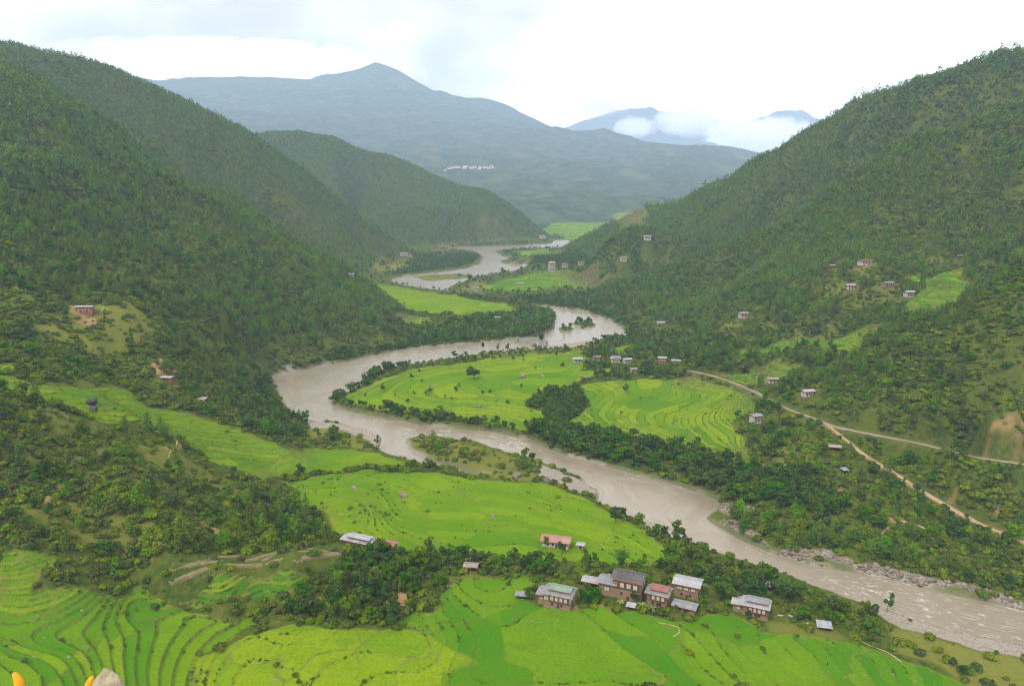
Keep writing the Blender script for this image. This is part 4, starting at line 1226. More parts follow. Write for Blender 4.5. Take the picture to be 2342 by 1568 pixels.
H_(farmhouse('tiny white hut with pale roof beside the long white house', 1328, 1254, -18, 2.6, 2.4, 2.2, 0, wall='white', roof='bright', storeys=1, nwin=2, pitch=10, name='hut', cat='hut'), 3)
H_(farmhouse('long low building with pale metal roof at the foot of the pine spur', 822, 1250, -24, 17.0, 6.5, 2.6, 1.2, wall='white', roof='bright', roof2='bright', upper='white', nwin=4, pitch=11), 9)
H_(farmhouse('low building with rusty red roof beside the long pale roofed building', 884, 1256, -24, 10.0, 6.0, 2.8, 0, wall='mud', roof='red', storeys=1, pitch=12), 6)
H_(shed('weathered brown shed beside the power pole and grassy yard', 1078, 1302, -10, 6, 4, 2.4, 'dark', 'mud', flat_roof=False), 4)
H_(shed('small grey roofed lean-to left of the green roofed farmhouse', 1196, 1366, -12, 6.0, 2.5, 1.6, 'grey'), 4)
H_(shed('tiny hut with white sheet roof at the field corner by banana plants', 1443, 1390, -20, 3.2, 2.4, 1.4, 'bright', 'brick'), 3)
H_(shed('open cattle shelter under a bright white sheet on the grassy river flat', 1884, 1437, -14, 5.2, 3.8, 1.9, 'bright'), 4)
H_(shed('low pale roofed outbuilding under the dark shingled farmhouse', 1352, 1336, -22, 7.0, 5.0, 2.4, 'bright', 'mud', flat_roof=False), 4)
H_(shed('pale roof half hidden by bamboo on the river bank', 1748, 1345, -20, 6, 4, 2.4, 'bright', 'mud', flat_roof=False), 3)
# --- left slope
H_(farmhouse('red brick two storey house on bare red earth, high on the left slope', 196, 714, 4, 14.5, 7.5, 2.6, 2.6, wall='brick', upper='brick', roof='bright', nwin=4, pitch=8, near=False), 9)
H_(farmhouse('small brick house with pale roof below the red scar, above left terraces', 381, 868, -6, 10.5, 6.0, 2.6, 0, wall='brick', roof='bright', storeys=1, nwin=3, near=False, pitch=10), 6)
H_(shed('dark wooden shed below the small brick house by the red path', 462, 918, -10, 6, 4, 2.2, 'dark'), 4)
# --- right bank
H_(farmhouse('tall whitewashed farmhouse with grey roof in shrubs beside bamboo', 1727, 966, 18, 8.5, 8.0, 4.2, 2.8, wall='white', roof='grey', nwin=3, near=False), 7)
H_(farmhouse('white house with bright metal roof above the road', 1846, 906, 12, 10, 7, 3.0, 2.2, wall='white', roof='bright', nwin=3, near=False), 7)
H_(farmhouse('wooden house with weathered plank roof beside the road bend', 1766, 875, -8, 10, 7, 2.8, 1.6, wall='white', roof='dark', nwin=3, near=False), 6)
H_(farmhouse('small house with patched roof on the wooded slope above the road', 1892, 852, 10, 9, 6, 2.6, 0, wall='mud', roof='grey', storeys=1, near=False), 6)
H_(shed('weathered plank shed on the scrubby slope below the road fork', 1908, 1028, -18, 7, 4.5, 2.4, 'dark', flat_roof=False), 5)
H_(shed('tiny grey roofed shed in shrubs below the plank shed', 1931, 1080, 10, 3, 3, 2.0, 'grey'), 3)
# --- village behind the peninsula fields
MV = 'houses of the village behind the fields'
H_(farmhouse('white house with pale roof at the left end of the middle village', 1320, 828, 8, 12, 8, 2.8, 1.8, wall='white', roof='bright', near=False, nwin=3), 7)
H_(farmhouse('house with grey roof behind tall trees in the middle village', 1363, 824, 10, 10, 7, 3.0, 2.0, wall='white', roof='dark', near=False, nwin=3), 6)
H_(farmhouse('wide house with stepped pale roof in the middle village', 1408, 827, -10, 12, 9, 3.2, 2.4, wall='white', roof='bright', roof2='bright', near=False, nwin=3), 8)
H_(farmhouse('white house with pale roof right of the wide stepped roof', 1434, 830, 12, 10, 7, 3.0, 2.0, wall='white', roof='bright', near=False, nwin=3), 6)
H_(farmhouse('small white house in trees just below the middle village', 1449, 852, 5, 7, 6, 3.0, 1.8, wall='white', roof='dark', near=False, nwin=2), 5)
H_(farmhouse('square red brick house with pale roof beside the earth bank', 1514, 829, -6, 10, 8.5, 3.4, 3.2, wall='brick', upper='brick', roof='bright', near=False, nwin=3), 7)
H_(farmhouse('low pale roofed house right of the square brick house', 1546, 828, -12, 10, 6, 2.6, 0, wall='white', roof='bright', storeys=1, near=False), 6)
# --- hamlet on the right slope
H_(farmhouse('largest white farmhouse with red and pale roof, high in the slope hamlet', 1978, 607, 6, 18.5, 9, 3.8, 3.2, wall='white', roof='red', upper='timber', nwin=6, near=False, pitch=9), 11)
H_(farmhouse('small white house with pale roof below the red roofed farmhouse', 1945, 662, -12, 9, 8, 3.4, 2.4, wall='white', roof='bright', near=False, nwin=3), 7)
H_(farmhouse('brown mud house with grey roof between the white hamlet houses', 2030, 656, 6, 12, 8, 3.0, 2.2, wall='mud', roof='grey', near=False, nwin=3), 7)
H_(farmhouse('white farmhouse beside the stepped green hamlet terraces', 2078, 679, 5, 10.5, 8, 3.4, 2.8, wall='white', roof='bright', near=False, nwin=4), 7)
H_(farmhouse('lone white farmhouse with grey roof at the forest foot', 1699, 727, 5, 12, 9, 4.2, 3.0, wall='white', roof='grey', near=False, nwin=4), 8)
H_(shed('tiny pale roofed shed left of the red roofed hillside farmhouse', 1904, 612, 0, 6, 4, 2.6, 'bright', 'white', flat_roof=False), 4)
H_(shed('tiny grey roof beside the dark tree clump above the terraces', 2194 - 0, 590, 0, 6, 4, 2.6, 'grey', 'white', flat_roof=False), 4)
# --- far up the valley
H_(farmhouse('far temple with gilded top roof over dark red roof', 1262, 610, 0, 20, 16, 7, 5, wall='white', roof='red', roof2='gold', near=False, name='temple', cat='temple', nwin=4, pitch=16), 14)
H_(farmhouse('far white house just below the gilded temple', 1262, 621, 0, 18, 11, 5, 3.5, wall='white', roof='bright', near=False, nwin=3), 11)
H_(farmhouse('far white house with red roof right of the gilded temple', 1292, 611, 0, 17, 11, 5, 3.5, wall='white', roof='red', near=False, nwin=3), 10)
H_(farmhouse('far white house with dark roof on the spur foot beyond the temple', 1329, 608, -10, 16, 11, 5, 4, wall='white', roof='dark', near=False, nwin=3), 10)
H_(farmhouse('far white house on the green shoulder below the right ridge', 1426, 598, 0, 15, 11, 5, 4, wall='white', roof='bright', near=False, nwin=3), 10)
H_(farmhouse('far white house beside the stepped fields on the right ridge', 1480, 549, 0, 18, 12, 5, 4, wall='white', roof='bright', near=False, nwin=3), 11)
H_(farmhouse('far pale house by the sandy flat across the river', 1089, 665, 0, 14, 9, 4, 3, wall='white', roof='grey', near=False, nwin=3), 8)
H_(farmhouse('far pale roofed house at the tree line of the mid valley fields', 1189, 651, 0, 14, 8, 4, 0, wall='white', roof='bright', storeys=1, near=False), 8)
H_(farmhouse('far hut with pale roof at the edge of the riverside wood', 1138, 730, 0, 10, 7, 4, 0, wall='mud', roof='bright', storeys=1, near=False), 7)
H_(farmhouse('far white house with bright roof above the riverside meadow', 924, 585, 0, 24, 12, 5, 3, wall='white', roof='bright', near=False, nwin=3), 14)
H_(farmhouse('far house with red roof right of the bright roofed meadow house', 936, 587, 0, 18, 10, 4, 3, wall='white', roof='red', near=False, nwin=3), 10)
H_(farmhouse('tiny white house in the forest edge above the upper river', 804, 631, 0, 9, 7, 4, 0, wall='white', roof='bright', storeys=1, near=False), 7)
H_(farmhouse('pale roofed house in trees at the right river bend', 1511, 741, 0, 12, 8, 3.5, 0, wall='white', roof='bright', storeys=1, near=False), 7)
H_(farmhouse('farthest white house at the tip of the blue-green hill', 1241, 545, 0, 26, 14, 6, 4, wall='white', roof='bright', near=False, nwin=3), 14)
# --- village on the shoulder of the far mountain
vg = [(1004 + 6 * 0, 389)]
VR = np.random.default_rng(5)
vill = [(1031, 385, 26), (1040, 384, 22), (1049, 382, 24), (1057, 383, 20), (1072, 384, 36), (1075, 380, 36), (1091, 384, 34), (1101, 382, 24), (1115, 382, 30), (1112, 386, 20), (1127, 383, 30), (1137, 384, 26), (1143, 379, 30), (1148, 383, 20), (1021, 389, 20)]
for k, (x, y, w) in enumerate(vill):
    farmhouse('tiny white building of the hillside village on the hazy mountain', (x - 1000) * .86 + 1000, y + 2, float(VR.uniform(-15, 15)), w * 1.35, 22, 15, 0, wall='chalk', roof='chalk' if k % 4 else 'pink', storeys=1, near=False, name='village_building', cat='building', group='white buildings of the far mountain village', nwin=2)

# ------------------------------------------------------------------ where plants grow
def soft(px, v0=1.0):
    return zone(px) * v0
bound = smoothstep(9, 26, ZS)
clump = (0.38 + 0.22 * smoothstep(850, 1000, RR)[:, None]) + 0.8 * smoothstep(-0.42, 0.22, fbm(GX / 55, GY / 55, 4, 21))
stand = smoothstep(-0.35, 0.35, fbm(GX / 120, GY / 120, 3, 22))
D_PINE = 0.062 * bound * clump * (0.5 + 0.6 * stand) * (RR > 560)[:, None]
D_BROAD = (0.006 + 0.014 * (1 - stand)) * (0.4 + 0.6 * bound) * (RR > 560)[:, None]
D_SHRUB = 0.05 * np.ones_like(GX) * (RR > 215)[:, None] * (RR < 1300)[:, None]
right = (TH > 0.06)[None] * np.ones_like(GX)
D_BROAD += 0.006 * right * (RR > 900)[:, None] * (RR < 1600)[:, None]
SPOTS = [   # outline, pine, broadleaf, shrub per m2
    ([(-300, 870), (0, 880), (100, 925), (240, 955), (330, 985), (420, 1018), (430, 1060), (560, 1095), (650, 1150), (770, 1195), (785, 1250), (500, 1264), (350, 1292), (150, 1302), (-300, 1312)], .0062, .0060, .11),
    ([(-300, 1150), (0, 1150), (200, 1180), (350, 1220), (350, 1292), (150, 1302), (-300, 1312)], .002, .012, .085),
    ([(100, 935), (200, 958), (330, 985), (430, 1018), (445, 1060), (560, 1098), (650, 1150), (640, 1182), (540, 1135), (420, 1092), (390, 1052), (300, 1025), (200, 998), (100, 970)], .0025, .0, .022),
    ([(560, 1110), (650, 1150), (770, 1195), (785, 1245), (640, 1250), (560, 1200)], .010, .009, .04),
    ([(-80, 690), (150, 660), (330, 690), (450, 780), (620, 880), (600, 960), (500, 950), (330, 920), (290, 888), (100, 878), (-80, 840)], .002, .004, .055),
    ([(330, 690), (480, 740), (600, 850), (590, 890), (480, 830), (380, 780)], .012, .004, .03),
    ([(540, 880), (620, 880), (650, 940), (690, 965), (700, 1010), (620, 1010), (560, 985), (480, 950)], .003, .012, .06),
    ([(650, 1430), (650, 1395), (690, 1375), (690, 1320), (710, 1285), (790, 1255), (900, 1262), (1000, 1270), (1085, 1298), (1060, 1322), (1008, 1345), (1000, 1388), (940, 1398), (900, 1436)], .001, .026, .06),
    ([(400, 1390), (460, 1380), (690, 1345), (690, 1380), (660, 1400), (650, 1420), (560, 1402), (480, 1400)], 0, .002, .035),
    ([(345, 1296), (500, 1266), (700, 1248), (785, 1244), (785, 1290), (700, 1300), (560, 1325), (400, 1375), (345, 1350)], 0, 0, .006),
    ([(-80, 1340), (100, 1335), (190, 1310), (340, 1310), (350, 1340), (200, 1352), (60, 1366)], 0, .004, .06),
    ([(1060, 1262), (1150, 1275), (1240, 1288), (1340, 1280), (1420, 1288), (1500, 1292), (1560, 1268), (1620, 1285), (1700, 1300), (1780, 1330), (1830, 1362), (1700, 1395), (1640, 1400), (1590, 1360), (1480, 1335), (1350, 1330), (1200, 1312), (1080, 1312)], 0, .020, .035),
    ([(1300, 1335), (1420, 1350), (1490, 1360), (1600, 1360), (1620, 1405), (1490, 1404), (1420, 1394), (1330, 1396)], 0, .014, .06),
    ([(1770, 1350), (1850, 1350), (1940, 1395), (1950, 1440), (1890, 1430), (1800, 1415)], 0, .024, .05),
    ([(1960, 1410), (2020, 1405), (2035, 1440), (1990, 1455), (1955, 1445)], 0, .03, .05),
    ([(1640, 1395), (1700, 1402), (1760, 1420), (1760, 1448), (1680, 1415)], 0, .004, .06),
    ([(1185, 1003), (1260, 962), (1330, 985), (1430, 1000), (1520, 1025), (1620, 1050), (1760, 1075), (1900, 1100), (1930, 1180), (1780, 1200), (1690, 1170), (1640, 1142), (1560, 1112), (1450, 1083), (1340, 1055), (1260, 1028)], 0, .060, .03),
    ([(800, 938), (880, 945), (980, 958), (1100, 968), (1190, 988), (1200, 1003), (1130, 984), (1050, 976), (960, 966), (880, 951), (800, 942)], 0, .055, .05),
    ([(815, 888), (828, 866), (860, 848), (900, 838), (910, 844), (860, 862), (835, 890)], 0, .04, .05),
    ([(748, 900), (775, 897), (780, 918), (755, 920)], 0, .03, .04),
    ([(1195, 905), (1250, 880), (1300, 893), (1345, 908), (1345, 940), (1310, 968), (1262, 968), (1255, 940), (1210, 920)], 0, .030, .04),
    ([(1250, 950), (1300, 940), (1330, 985), (1290, 1000), (1250, 985)], 0, .03, .03),
    ([(1190, 855), (1290, 845), (1330, 850), (1325, 866), (1250, 872), (1200, 862)], 0, .014, .03),
    ([(1300, 830), (1400, 835), (1480, 840), (1560, 850), (1540, 862), (1440, 866), (1340, 866), (1310, 845)], .001, .022, .03),
    ([(1340, 790), (1400, 786), (1480, 800), (1480, 825), (1400, 815), (1350, 820)], .002, .012, .02),
    ([(1640, 1150), (1780, 1165), (1950, 1200), (2050, 1260), (2090, 1310), (1950, 1300), (1850, 1284), (1760, 1258), (1680, 1210)], .017, .004, .03),
    ([(1890, 1100), (2000, 1070), (2120, 1140), (2342, 1255), (2600, 1390), (2600, 1440), (2342, 1385), (2150, 1342), (2060, 1270), (1950, 1190)], .003, .014, .075),
    ([(2200, 1300), (2342, 1330), (2600, 1390), (2600, 1440), (2342, 1385), (2150, 1342), (2100, 1300)], .003, .030, .06),
    ([(1960, 995), (2170, 1045), (2342, 1075), (2600, 1110), (2600, 1345), (2342, 1246), (2230, 1200), (2110, 1130), (2000, 1058)], .003, .010, .075),
    ([(1700, 960), (1850, 965), (1900, 990), (1980, 1050), (1900, 1090), (1770, 1065), (1720, 1020)], .0005, .004, .055),
    ([(1700, 905), (1780, 890), (1860, 880), (1900, 860), (1880, 950), (1780, 920), (1740, 955), (1690, 960)], .001, .020, .04),
    ([(1850, 895), (1940, 815), (2040, 751), (2180, 704), (2342, 612), (2600, 500), (2600, 1080), (2342, 1050), (2170, 1022), (2030, 990), (1900, 955)], .014, .007, .055),
    ([(905, 760), (1000, 745), (1100, 725), (1180, 715), (1230, 705), (1268, 725), (1260, 755), (1180, 772), (1000, 786), (915, 795)], .006, .040, .02),
    ([(1000, 596), (1030, 580), (1090, 582), (1104, 592), (1090, 606), (1040, 616), (1005, 612)], 0, .05, .02),
    ([(940, 590), (1000, 585), (1005, 615), (960, 628), (900, 630), (930, 612)], .002, .03, .02),
    ([(1200, 680), (1290, 672), (1400, 680), (1440, 735), (1380, 720), (1300, 700), (1210, 694)], .003, .03, .02),
    ([(1250, 600), (1340, 580), (1420, 600), (1440, 640), (1380, 618), (1290, 616), (1250, 632)], .002, .018, .02),
    ([(1150, 580), (1220, 592), (1290, 585), (1330, 580), (1310, 600), (1230, 605), (1170, 592)], 0, .02, .01),
    ([(940, 1008), (1000, 1002), (1080, 1020), (1075, 1050), (1010, 1050), (960, 1035)], .010, .003, .04),
    ([(1080, 1022), (1170, 1042), (1260, 1070), (1255, 1095), (1180, 1088), (1080, 1062)], .002, .001, .02),
    ([(1180, 1055), (1260, 1072), (1255, 1095), (1200, 1090)], .008, 0, .06),
    ([(730, 1000), (760, 985), (800, 1000), (780, 1020)], 0, .012, .05),
    ([(640, 1085), (760, 1072), (900, 1064), (960, 1062), (1010, 1075), (950, 1079), (850, 1078), (700, 1090), (660, 1100)], 0, .010, .09),
    ([(1380, 1160), (1420, 1165), (1500, 1205), (1600, 1258), (1560, 1265), (1480, 1220), (1400, 1180)], 0, .006, .05),
    ([(2050, 1480), (2140, 1520), (2260, 1568), (2220, 1568), (2120, 1532), (2040, 1490)], 0, .001, .04),
    ([(1460, 790), (1640, 770), (1700, 740), (1900, 720), (2050, 710), (1990, 750), (1800, 778), (1690, 800), (1640, 850), (1560, 840)], .003, .022, .03),
    ([(1880, 620), (2050, 620), (2100, 640), (2060, 700), (1960, 720), (1850, 700), (1800, 640)], .002, .009, .045),
    ([(1640, 700), (1700, 690), (1750, 730), (1700, 770), (1630, 770), (1610, 730)], .001, .004, .05),
]
for px, a, b, c in SPOTS:
    m = zone(px)
    D_PINE[m], D_BROAD[m], D_SHRUB[m] = a * 1.6, b * 1.5, c * 2.6
BIG = zone([(1185, 1003), (1260, 962), (1330, 985), (1620, 1050), (1760, 1075), (1930, 1100), (1930, 1190), (1690, 1170), (1560, 1112), (1340, 1055)]) * 1.0
keep = (RICE < .3) * ((RR < 1450)[:, None] | (SDF > 14)) * (1 - np.clip(DIRT, 0, 1) * .85) * (SDF > 1.5) * (1 - ROADM) * (1 - STRAW) * (1 - np.clip(GRAVEL, 0, 1) * .93) * (1 - DRY * .7)
BANKS = [([(780, 915), (1265, 970), (1265, 1025), (780, 965)], 9, .075), ([(800, 900), (825, 845), (930, 825), (930, 850), (845, 900)], 14, .05), ([(585, 900), (600, 860), (700, 820), (900, 780), (1180, 760), (1270, 700), (1290, 760), (1180, 790), (900, 815), (640, 890)], 16, .05),
         ([(1170, 990), (1660, 1080), (1660, 1160), (1170, 1040)], 14, .05), ([(600, 880), (660, 950), (700, 975), (640, 1000), (560, 900)], 16, .05), ([(1270, 690), (1460, 740), (1460, 790), (1400, 790), (1280, 720)], 20, .03), ([(1370, 1140), (1640, 1260), (1600, 1275), (1360, 1170)], 8, .03)]
for px, dmax, v in BANKS:
    m = zone(px) & (SDF > 1.2) & (SDF < dmax)
    D_BROAD[m] = v
    D_SHRUB[m] = .12
    RICE_B = m
gap = 0.6 + 0.6 * smoothstep(-.35, .3, fbm(GX / 16, GY / 16, 3, 55))
for D in (D_PINE, D_BROAD, D_SHRUB):
    D *= keep * gap
# keep the houses, and the ground in front of them, clear
for p, half in HOUSES:
    r0 = math.hypot(p[0], p[1])
    ux_, uy_ = p[0] / r0, p[1] / r0
    m = (np.abs(RR - r0) < 60)[:, None] & (np.abs((GX * uy_ - GY * ux_)) < half + 1)
    dep = (GX - p[0]) * ux_ + (GY - p[1]) * uy_
    reach = min(40, 6.0 / max((H - p[2]) / r0, .1)) if r0 > 450 else 5.0
    m2 = m & (dep > -reach) & (dep < half * .8)
    D_PINE[m2] = 0
    D_BROAD[m2] = 0
    m3 = m & (dep > -half * .9) & (dep < half * .8)
    D_SHRUB[m3] = 0

# sight-line test against the ground
ELV = (ZT - H) / RR[:, None]
RUN = np.maximum.accumulate(ELV, axis=0)

def lookup(A, X, Y):
    t, r = np.arctan2(X, Y), np.hypot(X, Y)
    j = np.clip(np.round((t + TMAX) / (2 * TMAX) * (NT - 1)).astype(int), 0, NT - 1)
    i = np.clip(np.round(np.interp(np.log(r), LR, np.arange(NR))).astype(int), 0, NR - 1)
    return A[i, j]

scat = {k: [] for k in ('pine', 'broad', 'shrub')}
for r0, r1, cell in ((215, 520, 1.7), (520, 900, 2.5), (900, 1500, 3.4), (1500, 3500, 5.4)):
    hx = r1 * math.sin(TMAX)
    gx = np.arange(-hx, hx, cell)
    gy = np.arange(r0 * math.cos(TMAX), r1, cell)
    X, Y = np.meshgrid(gx, gy)
    X, Y = X.ravel(), Y.ravel()
    rr0 = np.hypot(X, Y)
    s = (rr0 > r0 - cell) & (rr0 < r1 + cell) & (np.abs(np.arctan2(X, Y)) < TMAX - .02)
    X, Y = X[s], Y[s]
    X = X + rng.uniform(-.5, .5, X.size) * cell
    Y = Y + rng.uniform(-.5, .5, X.size) * cell
    rr0 = np.hypot(X, Y)
    s = (rr0 > r0) & (rr0 <= r1)
    X, Y = X[s], Y[s]
    a, b, c = (lookup(D, X, Y) * cell * cell for D in (D_PINE, D_BROAD, D_SHRUB))
    u = rng.random(X.size)
    tot = np.minimum(a + b + c, 1.0)
    kind = np.where(u < a, 0, np.where(u < a + b, 1, np.where(u < a + b + c, 2, -1)))
    for ki, k in enumerate(('pine', 'broad', 'shrub')):
        m = kind == ki
        x, y = X[m], Y[m]
        z = grid_at(ZT, x, y)
        sc = {'pine': rng.uniform(.42, 1.0, x.size) + .4 * rng.random(x.size) ** 4, 'broad': rng.uniform(.38, .95, x.size) + .5 * rng.random(x.size) ** 4, 'shrub': rng.uniform(.5, 1.6, x.size) ** 1.2}[k]
        if k == 'pine':
            sc = sc * np.where(np.hypot(x, y) < 520, .82, np.where(np.hypot(x, y) < 720, .72, .84))
        if k == 'broad':
            sc = sc * np.where(np.hypot(x, y) < 720, .9, .82) * (1 + .35 * lookup(BIG, x, y))
        hh = {'pine': 12, 'broad': 9, 'shrub': 1.8}[k] * sc
        ev = (z + hh - H) / np.hypot(x, y)
        px, py, dd = project(x, y, z)
        vis = (ev > lookup(RUN, x * .985, y * .985) - .002) & (px > -260) & (px < 2602) & (py < 1700)
        scat[k].append(np.stack([x, y, z, sc, hh, np.hypot(x, y)], 1)[vis])
for crest, gap_ in ((rb, 7.0), (cc, 6.0), (ra, 10.0), (c2, 10.0), (rr, 7.0)):      # taller pines stand along the ridge lines
    C_ = np.array(crest)
    cx, cy = C_[:, 1] * np.sin(C_[:, 0]), C_[:, 1] * np.cos(C_[:, 0])
    s = np.concatenate([[0], np.cumsum(np.hypot(np.diff(cx), np.diff(cy)))])
    u = np.arange(0, s[-1], gap_)
    u = u[rng.random(u.size) < .75] if gap_ else u
    x, y = np.interp(u, s, cx), np.interp(u, s, cy)
    k_ = 1 + rng.uniform(-.012, .014, x.size)
    x, y = x * k_ + rng.normal(0, 3, x.size), y * k_ + rng.normal(0, 3, x.size)
    z = grid_at(ZT, x, y)
    sc = rng.uniform(.8, 1.5, x.size) * (.7 if crest is rr else 1.15 if crest is cc or crest is rb else .9)
    ok = (lookup(RICE, x, y) < .3) & (lookup(SDF, x, y) > 3) & (np.abs(np.arctan2(x, y)) < TMAX - .02)
    scat['pine'].append(np.stack([x, y, z, sc, 12 * sc, np.hypot(x, y)], 1)[ok])
scat = {k: np.concatenate(v) for k, v in scat.items()}
print('plants', {k: len(v) for k, v in scat.items()})

# ------------------------------------------------------------------ single trees one can point at: (kind, variant, photo base x, y, height m, width factor, label)
LONE = [
    ('broad', 2, 2028, 1400, 9.5, .62, 'slender lone tree on the gravel bank beside the rapids'),
    ('broad', 1, 1085, 868, 13, 1.25, 'largest round dark tree standing in the peninsula rice fields'),
    ('broad', 0, 1430, 897, 8, 1.0, 'single round tree on a field bund of the right bank'),
    ('broad', 3, 985, 1264, 8.5, .8, 'dark round tree at the edge of the middle rice field'),
    ('broad', 2, 860, 1022, 9, .6, 'tall narrow dark tree at the tip of the grassy flat'),
    ('pine', 3, 990, 1022, 12, .95, 'tall spreading pine on the island near its upstream end'),
    ('pine', 1, 1003, 1038, 10, 1.0, 'second pine on the island, in front of the tall one'),
    ('pine', 3, 1195, 1076, 11, 1.25, 'broad spreading pine at the downstream end of the island'),
    ('broad', 1, 1408, 1196, 8, 1.0, 'round dark tree where the rice field meets the river'),
    ('broad', 2, 1294, 1128, 7, .7, 'narrow dark tree at the gravel spit'),
    ('broad', 0, 860, 1080, 6, 1.0, 'round tree in the hedge between fields, left of a pair'),
    ('broad', 3, 890, 1080, 6, .9, 'round tree in the hedge between fields, right of a pair'),
    ('broad', 1, 990, 1074, 7, 1.0, 'dark tree at the mouth of the side channel'),
    ('cypress', 0, 718, 1234, 10, .95, 'dark cone shaped tree left of the pale roofed long building'),
    ('cypress', 1, 745, 1240, 9, 1.0, 'cone shaped tree at the tip of the pine spur'),
    ('cypress', 0, 870, 1266, 7, .7, 'narrow green tree in front of the long pale roof'),
    ('cypress', 1, 301, 790, 13, 1.1, 'dark cone shaped tree on the grassy left slope'),
    ('cypress', 0, 2108, 662, 22, 1.0, 'tall dark conical tree beside the hamlet terraces'),
    ('cypress', 1, 1382, 822, 18, .9, 'tall dark conical tree in the middle village'),
    ('broad', 0, 1352, 826, 16, .9, 'tall grey-green tree left of the dark conical village tree'),
    ('broad', 4, 1272, 822, 11, .5, 'slender tree in the field left of the middle village'),
    ('broad', 4, 1105, 806, 14, .45, 'tall slim tree on the far gravel bank, left of three'),
    ('broad', 2, 1138, 806, 11, .5, 'slim tree on the far gravel bank, middle of three'),
    ('broad', 0, 1162, 804, 11, .7, 'round headed tree on the far gravel bank, right of three'),
    ('broad', 1, 1240, 783, 12, .8, 'tree beside the far ford of the river'),
    ('broad', 0, 1150, 632, 20, 1.0, 'dark tree by the river in the upper valley'),
    ('broad', 3, 1074, 644, 18, .7, 'slim tree on the sandy point of the upper valley'),
    ('bamboo', 0, 1420, 1300, 9.5, 1.0, 'large bamboo clump behind the dark shingled farmhouse'),
    ('bamboo', 1, 1536, 1310, 8.5, .9, 'bamboo clump behind the pale roofed mud house'),
    ('bamboo', 0, 1560, 1318, 7.5, .8, 'smaller bamboo clump near the river, right of another'),
    ('bamboo', 1, 1790, 1372, 10.0, 1.15, 'arching bamboo clump at the river edge right of the village'),
    ('bamboo', 0, 1745, 995, 8.0, .85, 'dense bamboo clump below the tall whitewashed farmhouse'),
    ('broad', 1, 1732, 1352, 9, 1.0, 'round dark tree at the river edge left of the bamboo'),
    ('broad', 0, 1668, 1345, 9, .9, 'dark round tree at the river edge behind the pale roofs'),
    ('broad', 3, 1634, 1318, 8, .8, 'dark tree standing highest at the river edge'),
    ('banana', 0, 1397, 1330, 4.2, 1.1, 'light green banana plant left of the dark shingled farmhouse'),
    ('banana', 1, 1468, 1393, 3.6, 1.0, 'banana plant in the garden left of the red roofed farmhouse'),
    ('banana', 0, 1480, 1397, 3.4, 1.0, 'banana plant by the white sheet roofed hut'),
    ('banana', 1, 1492, 1402, 3.6, 1.1, 'banana plant below the red roofed farmhouse'),
    ('banana', 0, 1420, 1385, 3.4, 1.0, 'banana plant in the garden right of the green roofed farmhouse'),
    ('banana', 1, 1610, 1350, 3.6, 1.1, 'banana plant right of the wide pale grey roof'),
    ('banana', 0, 241, 718, 6.0, 1.2, 'banana plants beside the red brick house'),
    ('broad', 4, 1708, 1418, 5.5, .8, 'bushy tree in front of the two stepped pale grey roofs'),
    ('broad', 2, 1548, 1402, 4.5, .7, 'small tree in front of the low mud outbuilding'),
    ('broad', 0, 1285, 1268, 7.5, .8, 'dark tree in front of the long white house'),
    ('broad', 3, 1248, 1250, 6.5, .5, 'bare leaning tree at the left end of the long white house'),
    ('broad', 0, 1160, 1296, 8.5, 1.0, 'dark rounded tree at the hedge behind the near field'),
    ('broad', 3, 1133, 1306, 8.0, 1.1, 'rounded tree at the hedge left of the near field'),
    ('broad', 1, 1205, 1370, 5.5, 1.0, 'small round tree left of the green roofed farmhouse'),
    ('broad', 4, 1222, 1366, 6.5, .9, 'taller tree behind the grey roofed lean-to'),
    ('broad', 1, 2200, 1540, 4.5, 1.1, 'dark bush at the right field edge near the beach'),
    ('broad', 2, 1898, 798, 9, .8, 'tree on the edge of the green field by the right spur'),
]
field_trees = [(819, 889), (877, 893), (949, 905), (941, 862), (959, 855), (965, 876), (932, 921), (973, 905), (983, 899), (1017, 912), (1032, 915), (1042, 897), (1050, 888), (1121, 900), (1105, 905), (1193, 888), (1198, 818), (1175, 826), (1128, 823), (1197, 828), (1225, 845), (1285, 840), (1020, 838), (962, 838), (835, 912), (1265, 905), (1160, 925)]
for i, (x, y) in enumerate(field_trees):
    LONE.append(('broad', i % 5, x, y, 3.8 + (i * 37 % 10) * .25, .85 + (i * 13 % 5) * .06, None))
KN = {'pine': ('pine_tree', 'pine'), 'broad': ('broadleaf_tree', 'tree'), 'cypress': ('conical_tree', 'tree'), 'bamboo': ('bamboo_clump', 'bamboo'), 'banana': ('banana_plant', 'banana plant'), 'shrub': ('shrub', 'shrub')}

def plant(kind, var, loc, scale, rz, label, group=None):
    tr, cr, h0 = PROTO[kind][var % len(PROTO[kind])]
    nm, cat = KN[kind]
    if tr is None:
        o = bpy.data.objects.new(nm, cr)
        COL.objects.link(o)
    else:
        o = bpy.data.objects.new(nm, None)
        COL.objects.link(o)
        for pn, me in (('trunk', tr), ('crown', cr)):
            c = bpy.data.objects.new(pn, me)
            COL.objects.link(c)
            c.parent = o
    o.location, o.rotation_euler, o.scale = loc, (0, 0, rz), scale
    return tag(o, label, cat, group)

for i, (k, v, x, y, hgt, wf, lab) in enumerate(LONE):
    p = hit(x, y, ZT)
    h0 = PROTO[k][0][2]
    s = hgt / h0
    plant(k, v, (p[0], p[1], p[2] - .1), (s * wf, s * wf, s), i * 1.7, lab or 'small dark round tree dotted in the peninsula rice fields', None if lab else 'small trees dotted over the peninsula fields')

